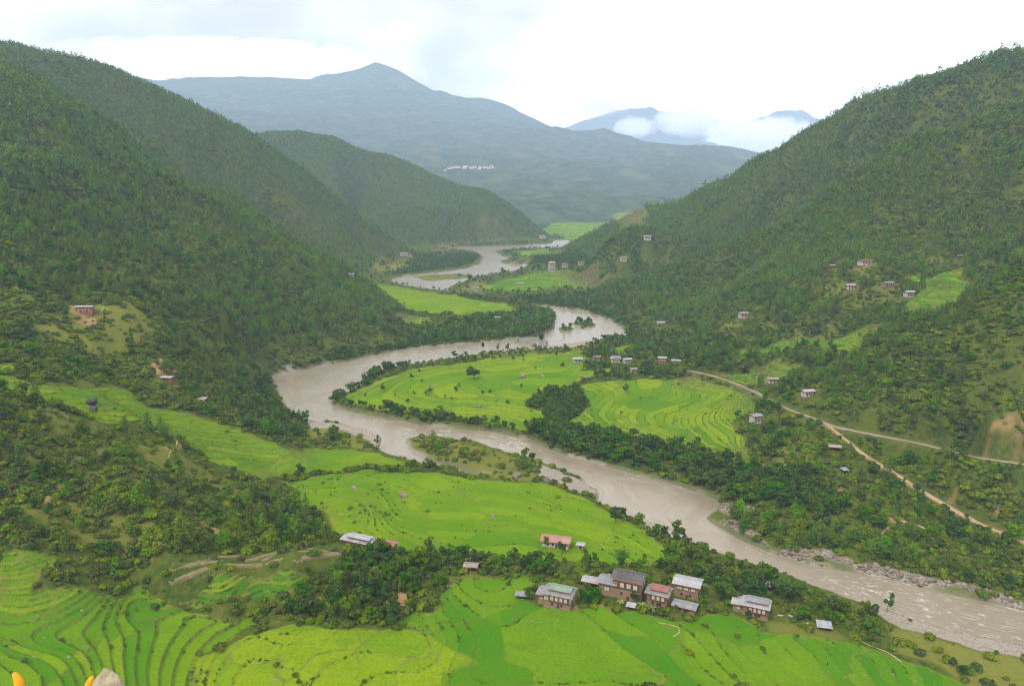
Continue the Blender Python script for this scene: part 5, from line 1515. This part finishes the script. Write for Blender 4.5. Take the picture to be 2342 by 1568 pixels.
# ------------------------------------------------------------------ the 300 plants of each kind that show largest stand singly, the rest as a mass
REGIONS = [
    ([(-300, 870), (430, 1015), (780, 1190), (800, 1255), (350, 1300), (-300, 1320)], 'on the left spur'),
    ([(600, 1250), (1090, 1250), (1090, 1450), (600, 1450)], 'in the field thicket'),
    ([(1060, 1230), (1900, 1230), (1960, 1460), (1060, 1440)], 'by the near village'),
    ([(1180, 950), (1930, 950), (1640, 1150), (1200, 1010)], 'in the riverbank wood'),
    ([(1600, 1090), (2700, 1090), (2700, 1450), (1600, 1320)], 'on the right bank'),
    ([(1680, 560), (2700, 450), (2700, 1260), (1680, 1080)], 'on the right hillside'),
    ([(-300, 600), (700, 600), (720, 1100), (-300, 900)], 'on the left slope'),
    ([(740, 780), (1340, 780), (1340, 1010), (740, 1010)], 'at the peninsula edge'),
    ([(900, 990), (1300, 990), (1300, 1110), (900, 1110)], 'on the island'),
    ([(-300, 1280), (700, 1280), (700, 1660), (-300, 1660)], 'by the left terraces'),
]
LOOK = {'pine': ['pine', 'round pine', 'conical pine', 'spreading pine', 'slim pine'], 'broad': ['leafy tree', 'wide tree', 'slim tree', 'round tree', 'narrow tree'], 'shrub': ['green shrub', 'broad shrub', 'upright shrub', 'flat shrub']}
mass, chosen = {}, {}
for k in ('pine', 'broad', 'shrub'):
    A = scat[k]
    px, py, dd = project(A[:, 0], A[:, 1], A[:, 2])
    frame = (px > 0) & (px < W0) & (py < H0 + 5)
    show = np.where(frame, A[:, 4] / A[:, 5], 0)
    top = np.argsort(-show)[:280]
    m = np.ones(len(A), bool)
    m[top] = False
    mass[k] = A[m]
    for i in top:
        where = 'on the far slopes'
        for poly, ph in REGIONS:
            if in_poly(np.array([px[i]]), np.array([py[i]]), poly)[0]:
                where = ph
                break
        chosen.setdefault((k, where), []).append((i, px[i], py[i]))
    for (kk, where), L_ in chosen.items():
        if kk != k:
            continue
        xs, ys = np.array([q[1] for q in L_]), np.array([q[2] for q in L_])
        for i, x_, y_ in L_:
            s = A[i, 3]
            w = s * random.uniform(.85, 1.15)
            v = int(i) % len(PROTO[k])
            cx_ = ('at its far left', 'in its left part', 'near its middle', 'in its right part', 'at its far right')[min(4, int((xs < x_).mean() * 5))]
            cy_ = ('topmost', 'upper', 'lower', 'bottom')[min(3, int((ys < y_).mean() * 4))]
            lab = '%s %s %s, %s row, %s' % ('tall' if s > .95 else 'mid-sized' if s > .72 else 'small', LOOK[k][v], where, cy_, cx_)
            plant(k, v, (A[i, 0], A[i, 1], A[i, 2] - .1), (w, w, s), random.uniform(0, 6.28), lab, {'pine': 'pines ', 'broad': 'trees ', 'shrub': 'shrubs '}[k] + where)

def joined(name, tr, cr, mats):
    V = [np.concatenate(g.v) for g in (tr, cr) if g]
    me = bpy.data.meshes.new(name)
    F, off, mi, T = [], 0, [], []
    for k, g in enumerate((tr, cr)):
        if g is None:
            continue
        F += [tuple(i + off for i in f) for f in g.f]
        mi += [k] * len(g.f)
        off += g.n
        T.append(np.concatenate(g.t))
    me.from_pydata(np.concatenate(V).tolist(), [], F)
    at = me.attributes.new('tint', 'FLOAT', 'POINT')
    at.data.foreach_set('value', np.concatenate(T).astype(np.float32))
    for m in mats:
        me.materials.append(m)
    me.polygons.foreach_set('material_index', np.array(mi, np.int32))
    return me

def instancer(name, A, meshes, label):
    """one mass of plants: points that carry turn, size and variety, instanced by geometry nodes"""
    coll = bpy.data.collections.new(name + '_kinds')
    for i, me in enumerate(meshes):
        coll.objects.link(bpy.data.objects.new('%s_kind_%02d' % (name, i), me))
    n = len(A)
    me = bpy.data.meshes.new(name)
    me.vertices.add(n)
    P = A[:, :3].copy()
    P[:, 2] -= .1
    me.vertices.foreach_set('co', P.astype(np.float32).ravel())
    s = A[:, 3]
    w = s * rng.uniform(.85, 1.3, n) * (1.12 if 'forest' in name else 1.0)
    at = me.attributes.new('size', 'FLOAT_VECTOR', 'POINT')
    at.data.foreach_set('vector', np.stack([w, w, s], 1).astype(np.float32).ravel())
    at = me.attributes.new('turn', 'FLOAT_VECTOR', 'POINT')
    at.data.foreach_set('vector', np.stack([rng.normal(0, .05, n), rng.normal(0, .05, n), rng.uniform(0, 6.28, n)], 1).astype(np.float32).ravel())
    at = me.attributes.new('kindno', 'INT', 'POINT')
    at.data.foreach_set('value', rng.integers(0, len(meshes), n).astype(np.int32))
    o = bpy.data.objects.new(name, me)
    COL.objects.link(o)
    ng = bpy.data.node_groups.new(name + '_nodes', 'GeometryNodeTree')
    ng.interface.new_socket('Geometry', in_out='INPUT', socket_type='NodeSocketGeometry')
    ng.interface.new_socket('Geometry', in_out='OUTPUT', socket_type='NodeSocketGeometry')
    gi, go = ng.nodes.new('NodeGroupInput'), ng.nodes.new('NodeGroupOutput')
    ci = N(ng, 'GeometryNodeCollectionInfo', {'Collection': coll, 'Separate Children': True, 'Reset Children': True})
    def na(nm, dt):
        x = ng.nodes.new('GeometryNodeInputNamedAttribute')
        x.data_type = dt
        x.inputs['Name'].default_value = nm
        return x.outputs['Attribute']
    e2r = N(ng, 'FunctionNodeEulerToRotation', {0: na('turn', 'FLOAT_VECTOR')}).outputs[0]
    ip = N(ng, 'GeometryNodeInstanceOnPoints', {'Points': gi.outputs[0], 'Instance': ci.outputs[0], 'Pick Instance': True, 'Instance Index': na('kindno', 'INT'), 'Rotation': e2r, 'Scale': na('size', 'FLOAT_VECTOR')})
    ng.links.new(ip.outputs[0], go.inputs[0])
    md = o.modifiers.new('plants', 'NODES')
    md.node_group = ng
    return tag(o, label, kind='stuff')

NEAR_R = 900
pine_near = [joined('pine', *make_pine(s, 12, r, c), (M_BARK, M_PINE)) for s, r, c in ((1, 2.5, .55), (2, 2.8, .35), (3, 2.3, .8), (4, 3.1, .15), (5, 2.4, .6))]
broad_near = [joined('broad', *make_broad(s, 9, r, low=l), (M_BARK, M_BROAD)) for s, r, l in ((11, 3.6, .2), (12, 4.2, .1), (13, 3.2, .3), (14, 3.9, .15), (15, 3.0, .25))]
shrub_all = [pr[1] for pr in PROTO['shrub']]
pine_far = [joined('pine_far', *g, (M_BARK, M_PINE)) for g in LODS['pine']]
broad_far = [joined('broad_far', *g, (M_BARK, M_BROAD)) for g in LODS['broad']]
for nm, A, ms, lab in (('pine_woods', mass['pine'][mass['pine'][:, 5] < NEAR_R], pine_near, 'open pine woods on the nearer hillsides'),
                       ('pine_forest', mass['pine'][mass['pine'][:, 5] >= NEAR_R], pine_far, 'pine forest covering the far hillsides'),
                       ('leafy_woods', mass['broad'][mass['broad'][:, 5] < NEAR_R], broad_near, 'leafy woods along the river and lower slopes'),
                       ('leafy_forest', mass['broad'][mass['broad'][:, 5] >= NEAR_R], broad_far, 'leafy forest on the far lower slopes'),
                       ('scrub', mass['shrub'], shrub_all, 'scrub and low bushes covering the slopes')):
    instancer(nm, A, ms, lab)

# ------------------------------------------------------------------ distant mountains and clouds beyond the haze
def ridge_mesh(name, pts, r, depth, mat, seed):
    P = np.array([(ray(x, y)[0], ray(x, y)[1]) for x, y in pts], float)
    t = np.linspace(P[0, 0], P[-1, 0], 160)
    crest = H + r * np.interp(t, P[:, 0], P[:, 1])
    k = 14
    u = np.linspace(-1, 1, k)
    T, U = np.meshgrid(t, u)
    R_ = r + U * depth
    X, Y = R_ * np.sin(T), R_ * np.cos(T)
    base = -30.0
    Z = base + (crest[None] - base) * (1 - np.abs(U)) ** .85
    Z += fbm(X / 700, Y / 700, 4, seed) * 90 * (np.abs(U) > .01)
    ii = np.arange(k * 160).reshape(k, 160)
    q = np.stack([ii[:-1, :-1], ii[:-1, 1:], ii[1:, 1:], ii[1:, :-1]], -1).reshape(-1, 4)
    return tag(grid_mesh(name, X, Y, Z, q, mat, {}), kind='structure')
M_FARM = simple_mat('distant_forest', (0.035, 0.05, 0.03), 0.95, 0.3, 0.004)
ridge_mesh('distant_hill', [(1300, 345), (1400, 328), (1440, 317), (1500, 311), (1540, 309), (1600, 315), (1650, 332), (1700, 352), (1760, 380), (1900, 420)], 19900, 1200, M_FARM, 3)
ridge_mesh('distant_mountain', [(1150, 330), (1250, 300), (1300, 280), (1340, 262), (1400, 246), (1450, 238), (1490, 229), (1520, 238), (1560, 242), (1588, 232), (1620, 258), (1680, 275), (1730, 262), (1780, 248), (1830, 240), (1890, 258), (1960, 290), (2050, 330), (2200, 380)], 25500, 2500, M_FARM, 8)

def cloud_mat(name, seed, dens):
    """ragged cloud: density falls from the middle of its body and is torn by noise"""
    m, nt = new_mat(name)
    T = N(nt, 'ShaderNodeTexCoord').outputs['Object']
    P = N(nt, 'ShaderNodeVectorMath', {0: pos(nt), 1: (seed * 777.0, 0, 0)}, operation='ADD').outputs[0]
    n = noise_(nt, P, 0.0016, 6, 0.68, 0.6)
    r = N(nt, 'ShaderNodeVectorMath', {0: T}, operation='LENGTH').outputs['Value']
    d = math_(nt, 'SUBTRACT', math_(nt, 'ADD', n, 0.30), math_(nt, 'MULTIPLY', r, 0.62))
    d = math_(nt, 'MULTIPLY', mapr(nt, d, 0.17, 0.42, 0, 1, True), dens)
    v = N(nt, 'ShaderNodeVolumePrincipled', {'Color': (1, 1, 1, 1), 'Density': d, 'Anisotropy': 0.0})
    N(nt, 'ShaderNodeOutputMaterial', {'Volume': v.outputs[0]})
    m.cycles.volume_step_rate = 0.5 if hasattr(m, 'cycles') and hasattr(m.cycles, 'volume_step_rate') else 1
    return m
def ico(sub):
    import bmesh
    bm = bmesh.new()
    bmesh.ops.create_icosphere(bm, subdivisions=sub, radius=1.0)
    V = np.array([v.co[:] for v in bm.verts])
    F = [tuple(v.index for v in f.verts) for f in bm.faces]
    bm.free()
    return V, F
ICO_V, ICO_F = ico(3)
def cloud(label, x, y, wpx, hpx, r, seed, dens=.0026):
    th, te = ray(x, y)
    m = cloud_mat('white_cloud', seed, dens)
    o = bpy.data.objects.new('cloud', raw_mesh('cloud', ICO_V * (1 + .12 * fbm(ICO_V[:, 0] * 1.4 + seed, ICO_V[:, 1] * 1.4, 2, seed))[:, None], ICO_F, m))
    COL.objects.link(o)
    k = r / FPX
    o.location = (r * math.sin(th), r * math.cos(th), H + r * float(te))
    o.scale = (wpx * k, hpx * k * 1.2, hpx * k)
    o.rotation_euler = (0, 0, -float(th))
    return tag(o, label, 'cloud', 'clouds on the distant mountains')
cloud('low white cloud where the distant mountains meet the right ridge', 1730, 318, 130, 55, 20600, 1)
cloud('white cloud in the middle of the distant mountains', 1590, 275, 105, 40, 23200, 2)
cloud('small white cloud low on the distant mountains', 1452, 290, 55, 26, 23200, 3)
cloud('white cloud over the left end of the distant mountains', 1365, 228, 100, 40, 23200, 4)
cloud('white cloud bank behind the left shoulder of the pointed mountain', 560, 150, 420, 62, 21500, 5, .0011)

# ------------------------------------------------------------------ small things
M_STRAW = simple_mat('dry_straw', (0.150, 0.120, 0.062), 0.95, 0.25, 0.5, c2=(0.07, 0.075, 0.028))
M_ROCK = simple_mat('grey_rock', (0.150, 0.125, 0.098), 0.95, 0.3, 0.8, c2=(0.085, 0.07, 0.055), bump=.5, obj_rand=1.0)
M_ROCKD = simple_mat('dark_rock', (0.050, 0.044, 0.040), 0.95, 0.3, 0.8, c2=(0.028, 0.025, 0.022), bump=.5)
M_POLE = simple_mat('galvanised_pole', (0.22, 0.22, 0.21), 0.6, 0.2, 1.0)
M_WIRE = simple_mat('porcelain', (0.40, 0.38, 0.35), 0.5, 0.1, 1.0)

BEDS = [((388, 1334), (600, 1291)), ((384, 1309), (498, 1284)), ((560, 1284), (700, 1256)), ((598, 1284), (728, 1257)), ((636, 1285), (750, 1261)), ((672, 1287), (776, 1266)), ((606, 1292), (694, 1283)), ((430, 1296), (560, 1272)), ((85, 926), (150, 947)), ((95, 934), (158, 954))]
for i, px in enumerate(BEDS):
    P = np.array([hit(x, y) for x, y in px])
    u = np.linspace(0, 1, max(8, int(np.hypot(*(P[1] - P[0])[:2]) / 2)))
    Q = P[0] + (P[1] - P[0]) * u[:, None]
    nx, ny = -(P[1] - P[0])[1], (P[1] - P[0])[0]
    nn = math.hypot(nx, ny)
    bow = np.sin(u * math.pi) * 1.2
    Q[:, 0] += nx / nn * bow
    Q[:, 1] += ny / nn * bow
    ribbon('straw_bed', Q, 1.8 if i != 5 else 2.6, M_STRAW, .45, .25, 10)

def utility_pole(px, py, hgt, label, arm=True, rz=0.3, two=False):
    p = hit(px, py, ZT)
    root = empty('utility_pole', tuple(p), rz)
    tag(root, label, 'utility pole', 'utility poles in the valley')
    for dx in ((-.9, .9) if two else (0,)):
        g = Geo()
        g.tube([(dx, 0, -.8), (dx, 0, hgt)], [.13, .08], 6)
        part('pole', g.mesh('pole', M_POLE), root)
    if arm:
        part('crossarm', box_mesh(2.6, .12, .14, M_POLE), root, (0, -.1, hgt - .35))
        for x in (-1.15, 0, 1.15):
            part('insulator', box_mesh(.12, .12, .3, M_WIRE), root, (x, -.1, hgt - .1))
    return root
utility_pole(982, 1449, 8.5, 'grey utility pole with crossarm at the corner of the yellow-green field')
utility_pole(1030, 1372, 7.0, 'utility pole with crossarm in the green field below the thicket')
utility_pole(1107, 1414, 6.0, 'plain thin pole without crossarm in the near green field', arm=False)
utility_pole(1071, 1313, 8.0, 'double pole with crossarm beside the weathered brown shed', two=True)
utility_pole(1125, 1213, 7.5, 'thin utility pole in the middle rice field above the hedge')
utility_pole(950, 1257, 7.5, 'thin pole at the lower edge of the middle rice field', arm=False)
utility_pole(1181, 1356, 7.0, 'thin pole in the field behind the grey lean-to', arm=False)
utility_pole(1001, 1522, 8.0, 'pale pole at the lower tip of the yellow-green field', arm=False)
utility_pole(1424, 1120, 9.0, 'pole on the river side of the gravel spit', arm=True)
utility_pole(630, 1600, 8.0, 'utility pole rising over the bottom edge of the photo')
utility_pole(1728, 900, 14.0, 'tall lattice-like mast beside the road bend', arm=True)

V3, F3 = ico(2)
ROCKS = []
for sd in range(5):
    rg = np.random.default_rng(100 + sd)
    n = fbm(V3[:, 0] * 1.3 + sd * 7 + V3[:, 2], V3[:, 1] * 1.3 - V3[:, 2], 3, sd)
    V = V3 * (1 + .35 * n)[:, None]
    V = np.sign(V) * np.abs(V) ** .85 * np.array([1.15, .9, .7])
    ROCKS.append(V)
ROCK_ME = [raw_mesh('rock', V, F3, M_ROCK) for V in ROCKS]
ROCK_DK = [raw_mesh('rock', V, F3, M_ROCKD) for V in ROCKS]
def rock(px, py, size, label, dark=False, group=None, p=None, var=0, name='boulder'):
    p = hit(px, py, ZT) if p is None else p
    o = bpy.data.objects.new(name, (ROCK_DK if dark else ROCK_ME)[var % 5])
    COL.objects.link(o)
    o.location = (p[0], p[1], p[2] + size * .25)
    o.rotation_euler = (random.uniform(-.3, .3), random.uniform(-.3, .3), random.uniform(0, 6))
    o.scale = (size, size, size)
    return tag(o, label, 'boulder', group)
rock(208, 922, 2.9, 'large dark boulder standing in the left terraces', True)
rock(212, 938, 2.1, 'dark boulder just below the large one in the left terraces', True, var=2)
rock(408, 930, 2.8, 'smooth dark rock slab below the small brick house', True, var=1)
for i, (x, y, s, lab) in enumerate([(810, 1117, 1.6, 'round grey boulder alone in the middle rice field'), (922, 1135, 2.2, 'grey boulder with a bush in the middle rice field'), (1180, 1090, 3.0, 'large brown boulder at the island foot by the side channel'), (1250, 1100, 2.6, 'brown boulder at the head of the gravel spit'),
                                    (1195, 862, 2.6, 'pale boulder in the peninsula fields left of the village trees'), (1240, 862, 2.2, 'pale boulder in the peninsula fields beside the hedge'), (1340, 866, 3.0, 'pale boulder heap at the field edge by the gully wood'), (1095, 930, 2.2, 'grey boulder low in the peninsula fields'), (1665, 1078, 1.4, 'small pale boulder at the lower edge of the right bank fields'),
                                    (1128, 1180, 1.2, 'small boulder in the right part of the middle rice field')]):
    rock(x, y, s, lab, var=i)
# boulders of the rocky right bank: the largest as single things, the rest as rubble
cand = np.argwhere((GRAVEL > .5) & (SDF > .2) & (SDF < 16) & (RR < 560)[:, None] & (TH > .2)[None])
gp_x, gp_y = project(GX, GY, ZT)[:2]
zone_r = [(1630, 1140), (1760, 1150), (1800, 1230), (1950, 1275), (2120, 1310), (2500, 1400), (2500, 1440), (2080, 1345), (1850, 1300), (1620, 1210)]
sel = in_poly(gp_x[cand[:, 0], cand[:, 1]], gp_y[cand[:, 0], cand[:, 1]], zone_r)
cand = cand[sel]
rg = np.random.default_rng(77)
rg.shuffle(cand)
pick = cand[:170]
pick = pick[np.argsort(gp_x[pick[:, 0], pick[:, 1]])]
SIZ = ('small', 'mid-sized', 'large')
HUE = ('squat', 'jagged', 'rounded', 'slanting', 'blocky')
for i, (a, b_) in enumerate(pick):
    s = float(rg.uniform(.3, 1.0) ** 2 * 1.2 + .25)
    x, y = GX[a, b_], GY[a, b_]
    place = ('at its upstream end', 'in its upstream part', 'where it bends', 'in its middle', 'in its downstream part', 'at its downstream end')[int(i / 170 * 6)]
    rock(0, 0, s, '%s %s boulder on the rocky far bank, %s, %s' % (SIZ[0 if s < .5 else 1 if s < .9 else 2], HUE[i % 5], 'at the water' if SDF[a, b_] < 4 else 'higher up' if SDF[a, b_] > 9 else 'in the strip', place), False, 'boulders along the far river bank', (x, y, ZT[a, b_]), i)
A = np.array([(GX[a, b_] + rg.uniform(-.7, .7), GY[a, b_] + rg.uniform(-.7, .7), ZT[a, b_], rg.uniform(.15, .6), 1, 1) for a, b_ in cand[170:1600]])
cand2 = np.argwhere((GRAVEL > .5) & (SDF > .2) & (RR < 620)[:, None] & (gp_x > 0) & (gp_x < W0))
rg.shuffle(cand2)
B = np.array([(GX[a, b_] + rg.uniform(-.7, .7), GY[a, b_] + rg.uniform(-.7, .7), ZT[a, b_], rg.uniform(.1, .3), 1, 1) for a, b_ in cand2[:2600]])
instancer('river_rubble', np.concatenate([A, B]), ROCK_ME, 'grey stones and gravel along the river banks')

# weeds and stones on the bunds between the paddies
wm_ = (RICE > .5) & (fr > 1 - np.maximum(wid, .06)) & ((RR > 235) & (RR < 950))[:, None] & (fbm(GX / 18, GY / 18, 2, 44) > .12) & (gp_x > -50) & (gp_x < W0 + 50)
wc = np.argwhere(wm_)
rg.shuffle(wc)
A = np.array([(GX[a, b_] + rg.uniform(-.4, .4), GY[a, b_] + rg.uniform(-.4, .4), ZT[a, b_], rg.uniform(.12, .42) * (1 + (rg.random() < .06) * 1.2), 1, 1) for a, b_ in wc[:2600]])
instancer('bund_weeds', A, shrub_all, 'weeds and tufts on the bunds of the rice fields')
fm_ = np.argwhere((RICE > .5) & ((RR > 240) & (RR < 900))[:, None] & (fbm(GX / 40, GY / 40, 2, 46) > .3) & (gp_x > 0) & (gp_x < W0))
rg.shuffle(fm_)
A = np.array([(GX[a, b_], GY[a, b_], ZT[a, b_], rg.uniform(.12, .5), 1, 1) for a, b_ in fm_[:220]])
instancer('field_rubble', A, ROCK_ME, 'small stones lying in the rice fields')

# people and animals: one continuous body each
def skin_body(name, joints, edges, mat, loc, rz, label, cat, sub=1, group=None):
    me = bpy.data.meshes.new(name)
    me.from_pydata([j[:3] for j in joints], edges, [])
    me.materials.append(mat)
    o = bpy.data.objects.new(name, me)
    COL.objects.link(o)
    o.modifiers.new('skin', 'SKIN')
    if not me.skin_vertices:
        me.skin_vertices.new()
    for v, j in zip(me.skin_vertices[0].data, joints):
        v.radius = (j[3], j[3])
    me.skin_vertices[0].data[0].use_root = True
    o.modifiers.new('smooth', 'SUBSURF').levels = sub
    o.modifiers['smooth'].render_levels = sub
    o.location, o.rotation_euler = loc, (0, 0, rz)
    return tag(o, label, cat, group)
M_CLOTH = simple_mat('dark_cloth', (0.035, 0.03, 0.04), 0.9, 0.2, 3)
M_HIDE = simple_mat('pale_hide', (0.36, 0.31, 0.24), 0.9, 0.25, 2)
J = [(0, 0, .95, .15), (0, 0, 1.2, .15), (0, -.03, 1.45, .14), (0, -.05, 1.56, .06), (0, -.07, 1.70, .105), (.2, 0, 1.42, .06), (.27, -.05, 1.15, .048), (.25, -.25, .95, .04), (-.2, 0, 1.42, .06), (-.28, 0, 1.15, .048), (-.27, -.12, .9, .04),
     (.1, 0, .88, .1), (.11, -.05, .5, .075), (.11, 0, .08, .05), (.11, -.14, .04, .045), (-.1, 0, .88, .1), (-.11, .06, .5, .075), (-.11, .12, .08, .05), (-.11, -.02, .04, .045)]
E = [(0, 1), (1, 2), (2, 3), (3, 4), (2, 5), (5, 6), (6, 7), (2, 8), (8, 9), (9, 10), (0, 11), (11, 12), (12, 13), (13, 14), (0, 15), (15, 16), (16, 17), (17, 18)]
p = hit(1892, 1522, ZT)
skin_body('person', J, E, M_CLOTH, (p[0], p[1], p[2] - .05), .6, 'person in dark clothes walking through the near green rice field', 'person')
CJ = [(0, .55, .95, .30), (0, 0, .92, .36), (0, -.6, 1.0, .30), (0, -.95, 1.2, .17), (0, -1.2, 1.25, .15), (0, -1.5, 1.08, .09), (.2, -.6, .55, .11), (.2, -.55, .05, .07), (-.2, -.6, .55, .11), (-.2, -.65, .05, .07), (.2, .62, .6, .13), (.2, .72, .32, .08), (.2, .66, .05, .07), (-.2, .62, .6, .13), (-.2, .78, .32, .08), (-.2, .74, .05, .07), (0, .88, 1.05, .05), (0, 1.0, .5, .03), (.16, -1.15, 1.42, .04), (-.16, -1.15, 1.42, .04)]
CE = [(1, 0), (1, 2), (2, 3), (3, 4), (4, 5), (2, 6), (6, 7), (2, 8), (8, 9), (0, 10), (10, 11), (11, 12), (0, 13), (13, 14), (14, 15), (0, 16), (16, 17), (4, 18), (4, 19)]
for (x, y, rz, lab) in ((1783, 1411, 1.2, 'pale cow grazing on the slope right of the stepped roofs, nearer the house'), (1806, 1412, .6, 'pale cow grazing farther right on the slope beside the path'), (1846, 1430, -.8, 'pale cow standing left of the white sheet shelter')):
    p = hit(x, y, ZT)
    skin_body('cow', [CJ[1]] + [CJ[0]] + CJ[2:], [(0 if a == 1 else 1 if a == 0 else a, 0 if b == 1 else 1 if b == 0 else b) for a, b in CE], M_HIDE, (p[0], p[1], p[2]), rz, lab, 'cow', 1, 'cows by the near village')

# suspension footbridge over the far reach
a, b_ = flat(1184, 776, 3), flat(1250, 786, 3)
L = math.hypot(b_[0] - a[0], b_[1] - a[1])
br = empty('footbridge', ((a[0] + b_[0]) / 2, (a[1] + b_[1]) / 2, 0), math.atan2(b_[1] - a[1], b_[0] - a[0]))
tag(br, 'thin grey footbridge over the river above the peninsula fields', 'bridge')
part('deck', box_mesh(L + 8, 2.0, .4, M_POLE), br, (0, 0, 4.2))
for s in (-1, 1):
    part('tower', box_mesh(1.4, 2.6, 7.0, M_POLE), br, (s * L / 2, 0, 3.0))
    part('railing', box_mesh(L, .1, .9, M_POLE), br, (0, s * .95, 4.9))

# wooden posts of the dry terraces
M_POST = simple_mat('bleached_wood', (0.24, 0.18, 0.10), 0.9, 0.3, 2)
g = Geo(); g.tube([(0, 0, -.6), (.05, 0, 2.2)], [.09, .07], 5)
PM = g.mesh('post', M_POST)
for i, (x, y) in enumerate([(372, 1338), (386, 1338), (402, 1332), (428, 1327), (455, 1321), (463, 1318), (480, 1312), (500, 1305), (402, 1306), (422, 1302), (472, 1288), (620, 1268), (648, 1262), (664, 1257), (702, 1250), (750, 1254), (785, 1262)]):
    p = hit(x, y, ZT)
    o = bpy.data.objects.new('wooden_post', PM)
    COL.objects.link(o)
    o.location, o.rotation_euler, o.scale = tuple(p), (random.uniform(-.08, .08), random.uniform(-.08, .08), random.uniform(0, 6)), (1, 1, random.uniform(.7, 1.3))
    tag(o, 'bleached wooden post, ' + ('first', 'second', 'third', 'fourth', 'fifth', 'sixth', 'seventh', 'eighth', 'first', 'second', 'third', 'first', 'second', 'third', 'fourth', 'fifth', 'sixth')[i] + ' from the left along the ' + ('lower' if i < 8 else 'middle' if i < 11 else 'upper') + ' dry terraces', 'post', 'posts on the dry terraces')

# ------------------------------------------------------------------ rooftop ornaments just below the viewpoint
M_GOLD = simple_mat('yellow_painted_horn', (0.36, 0.165, 0.001), 0.5, 0.15, 14, spec=.2, c2=(0.44, 0.225, 0.002))
M_PALE = simple_mat('weathered_pale_stone', (0.27, 0.235, 0.165), 0.95, 0.2, 14, c2=(0.15, 0.13, 0.085), bump=.8)
M_SLAB = simple_mat('temple_roof_slab', (0.22, 0.17, 0.12), 0.9, 0.2, 2)
def near_pt(px, py, dist):
    th, te = ray(px, py)
    return np.array((dist * math.sin(th), dist * math.cos(th), H + dist * te))
slab_z = H - 6.2
o = bpy.data.objects.new('temple_roof', box_mesh(7.0, 3.2, .5, M_SLAB))
COL.objects.link(o)
o.location = (-4.2, 6.2, slab_z - .25)
tag(o, kind='structure')
col_o = bpy.data.objects.new('temple_tower', box_mesh(6.0, 2.8, 60, M_SLAB))
COL.objects.link(col_o)
col_o.location = (-4.2, 6.2, slab_z - .5 - 30)
tag(col_o, kind='structure')
def horn(px, tip_y, lean, w, label):
    t = near_pt(px, tip_y, 7.2)
    root = empty('roof_ornament', (t[0], t[1], slab_z))
    tag(root, label, 'ornament', 'yellow horns of the roof ornament')
    hh = t[2] - slab_z
    g = Geo()
    ss = np.array([hh, hh * .7, .6, .34, .26, .21, .17, .14, .11, .085, .062, .042, .025, .011, .003])
    P = [(lean * .040 * math.sin(math.pi * min(v / .22, 1.0)) - lean * .05 * max(0, min(1, (v - .2) / .4)), 0, hh - v) for v in ss]
    R_ = [w * min(1.0, .30 + .70 * (v / .085) ** .6) * (1 + .5 * min(1, v / .6)) if v > .004 else w * .12 for v in ss]
    g.tube(P, R_, 14)
    n = g.n
    g.add(np.array([P[-1]]) + np.array([[0, 0, .003]]), [])
    g.f += [(n - 14 + i, n - 14 + (i + 1) % 14, n) for i in range(14)]
    me = g.mesh('horn', M_GOLD)
    me.polygons.foreach_set('use_smooth', np.ones(len(me.polygons), bool))
    part('horn', me, root)
    part('foot', box_mesh(w * 4, w * 4, .12, M_SLAB), root, (0, 0, .06))
horn(30, 1536, 1.0, .036, 'curved yellow horn of a roof ornament at the bottom left corner')
horn(212, 1546, -1.0, .038, 'curved yellow horn half behind the pale stone finial')
t = near_pt(238, 1526, 6.9)
hh = t[2] - slab_z
V, F = [], []
NS = 28
prof = [(hh, .15, 0), (.5, .145, 0), (.3, .14, 0), (.2, .134, .002), (.15, .126, .006), (.11, .108, .012), (.075, .082, .016), (.045, .054, .016), (.022, .030, .012), (.007, .013, .004), (0, .003, 0)]
rgf = np.random.default_rng(9)
for v, r_, sh in prof:
    for k in range(NS):
        a = 6.2832 * k / NS
        jit = 1 + .035 * math.sin(3 * a + v * 30) + rgf.normal(0, .012)
        V.append((r_ * math.cos(a) * jit * (1.12 if math.cos(a) > 0 else .96) + sh, r_ * .6 * math.sin(a) * jit, hh - v + rgf.normal(0, .0015)))
for i in range(len(prof) - 1):
    for k in range(NS):
        F.append((i * NS + k, i * NS + (k + 1) % NS, (i + 1) * NS + (k + 1) % NS, (i + 1) * NS + k))
F.append(tuple((len(prof) - 1) * NS + k for k in range(NS)))
root = empty('stone_finial', (t[0], t[1], slab_z))
tag(root, 'pointed pale stone finial at the bottom left edge', 'finial')
me = raw_mesh('finial', V, F, M_PALE)
me.polygons.foreach_set('use_smooth', np.ones(len(me.polygons), bool))
part('spire', me, root)
part('foot', box_mesh(.5, .4, .15, M_SLAB), root, (0.02, 0, .07))
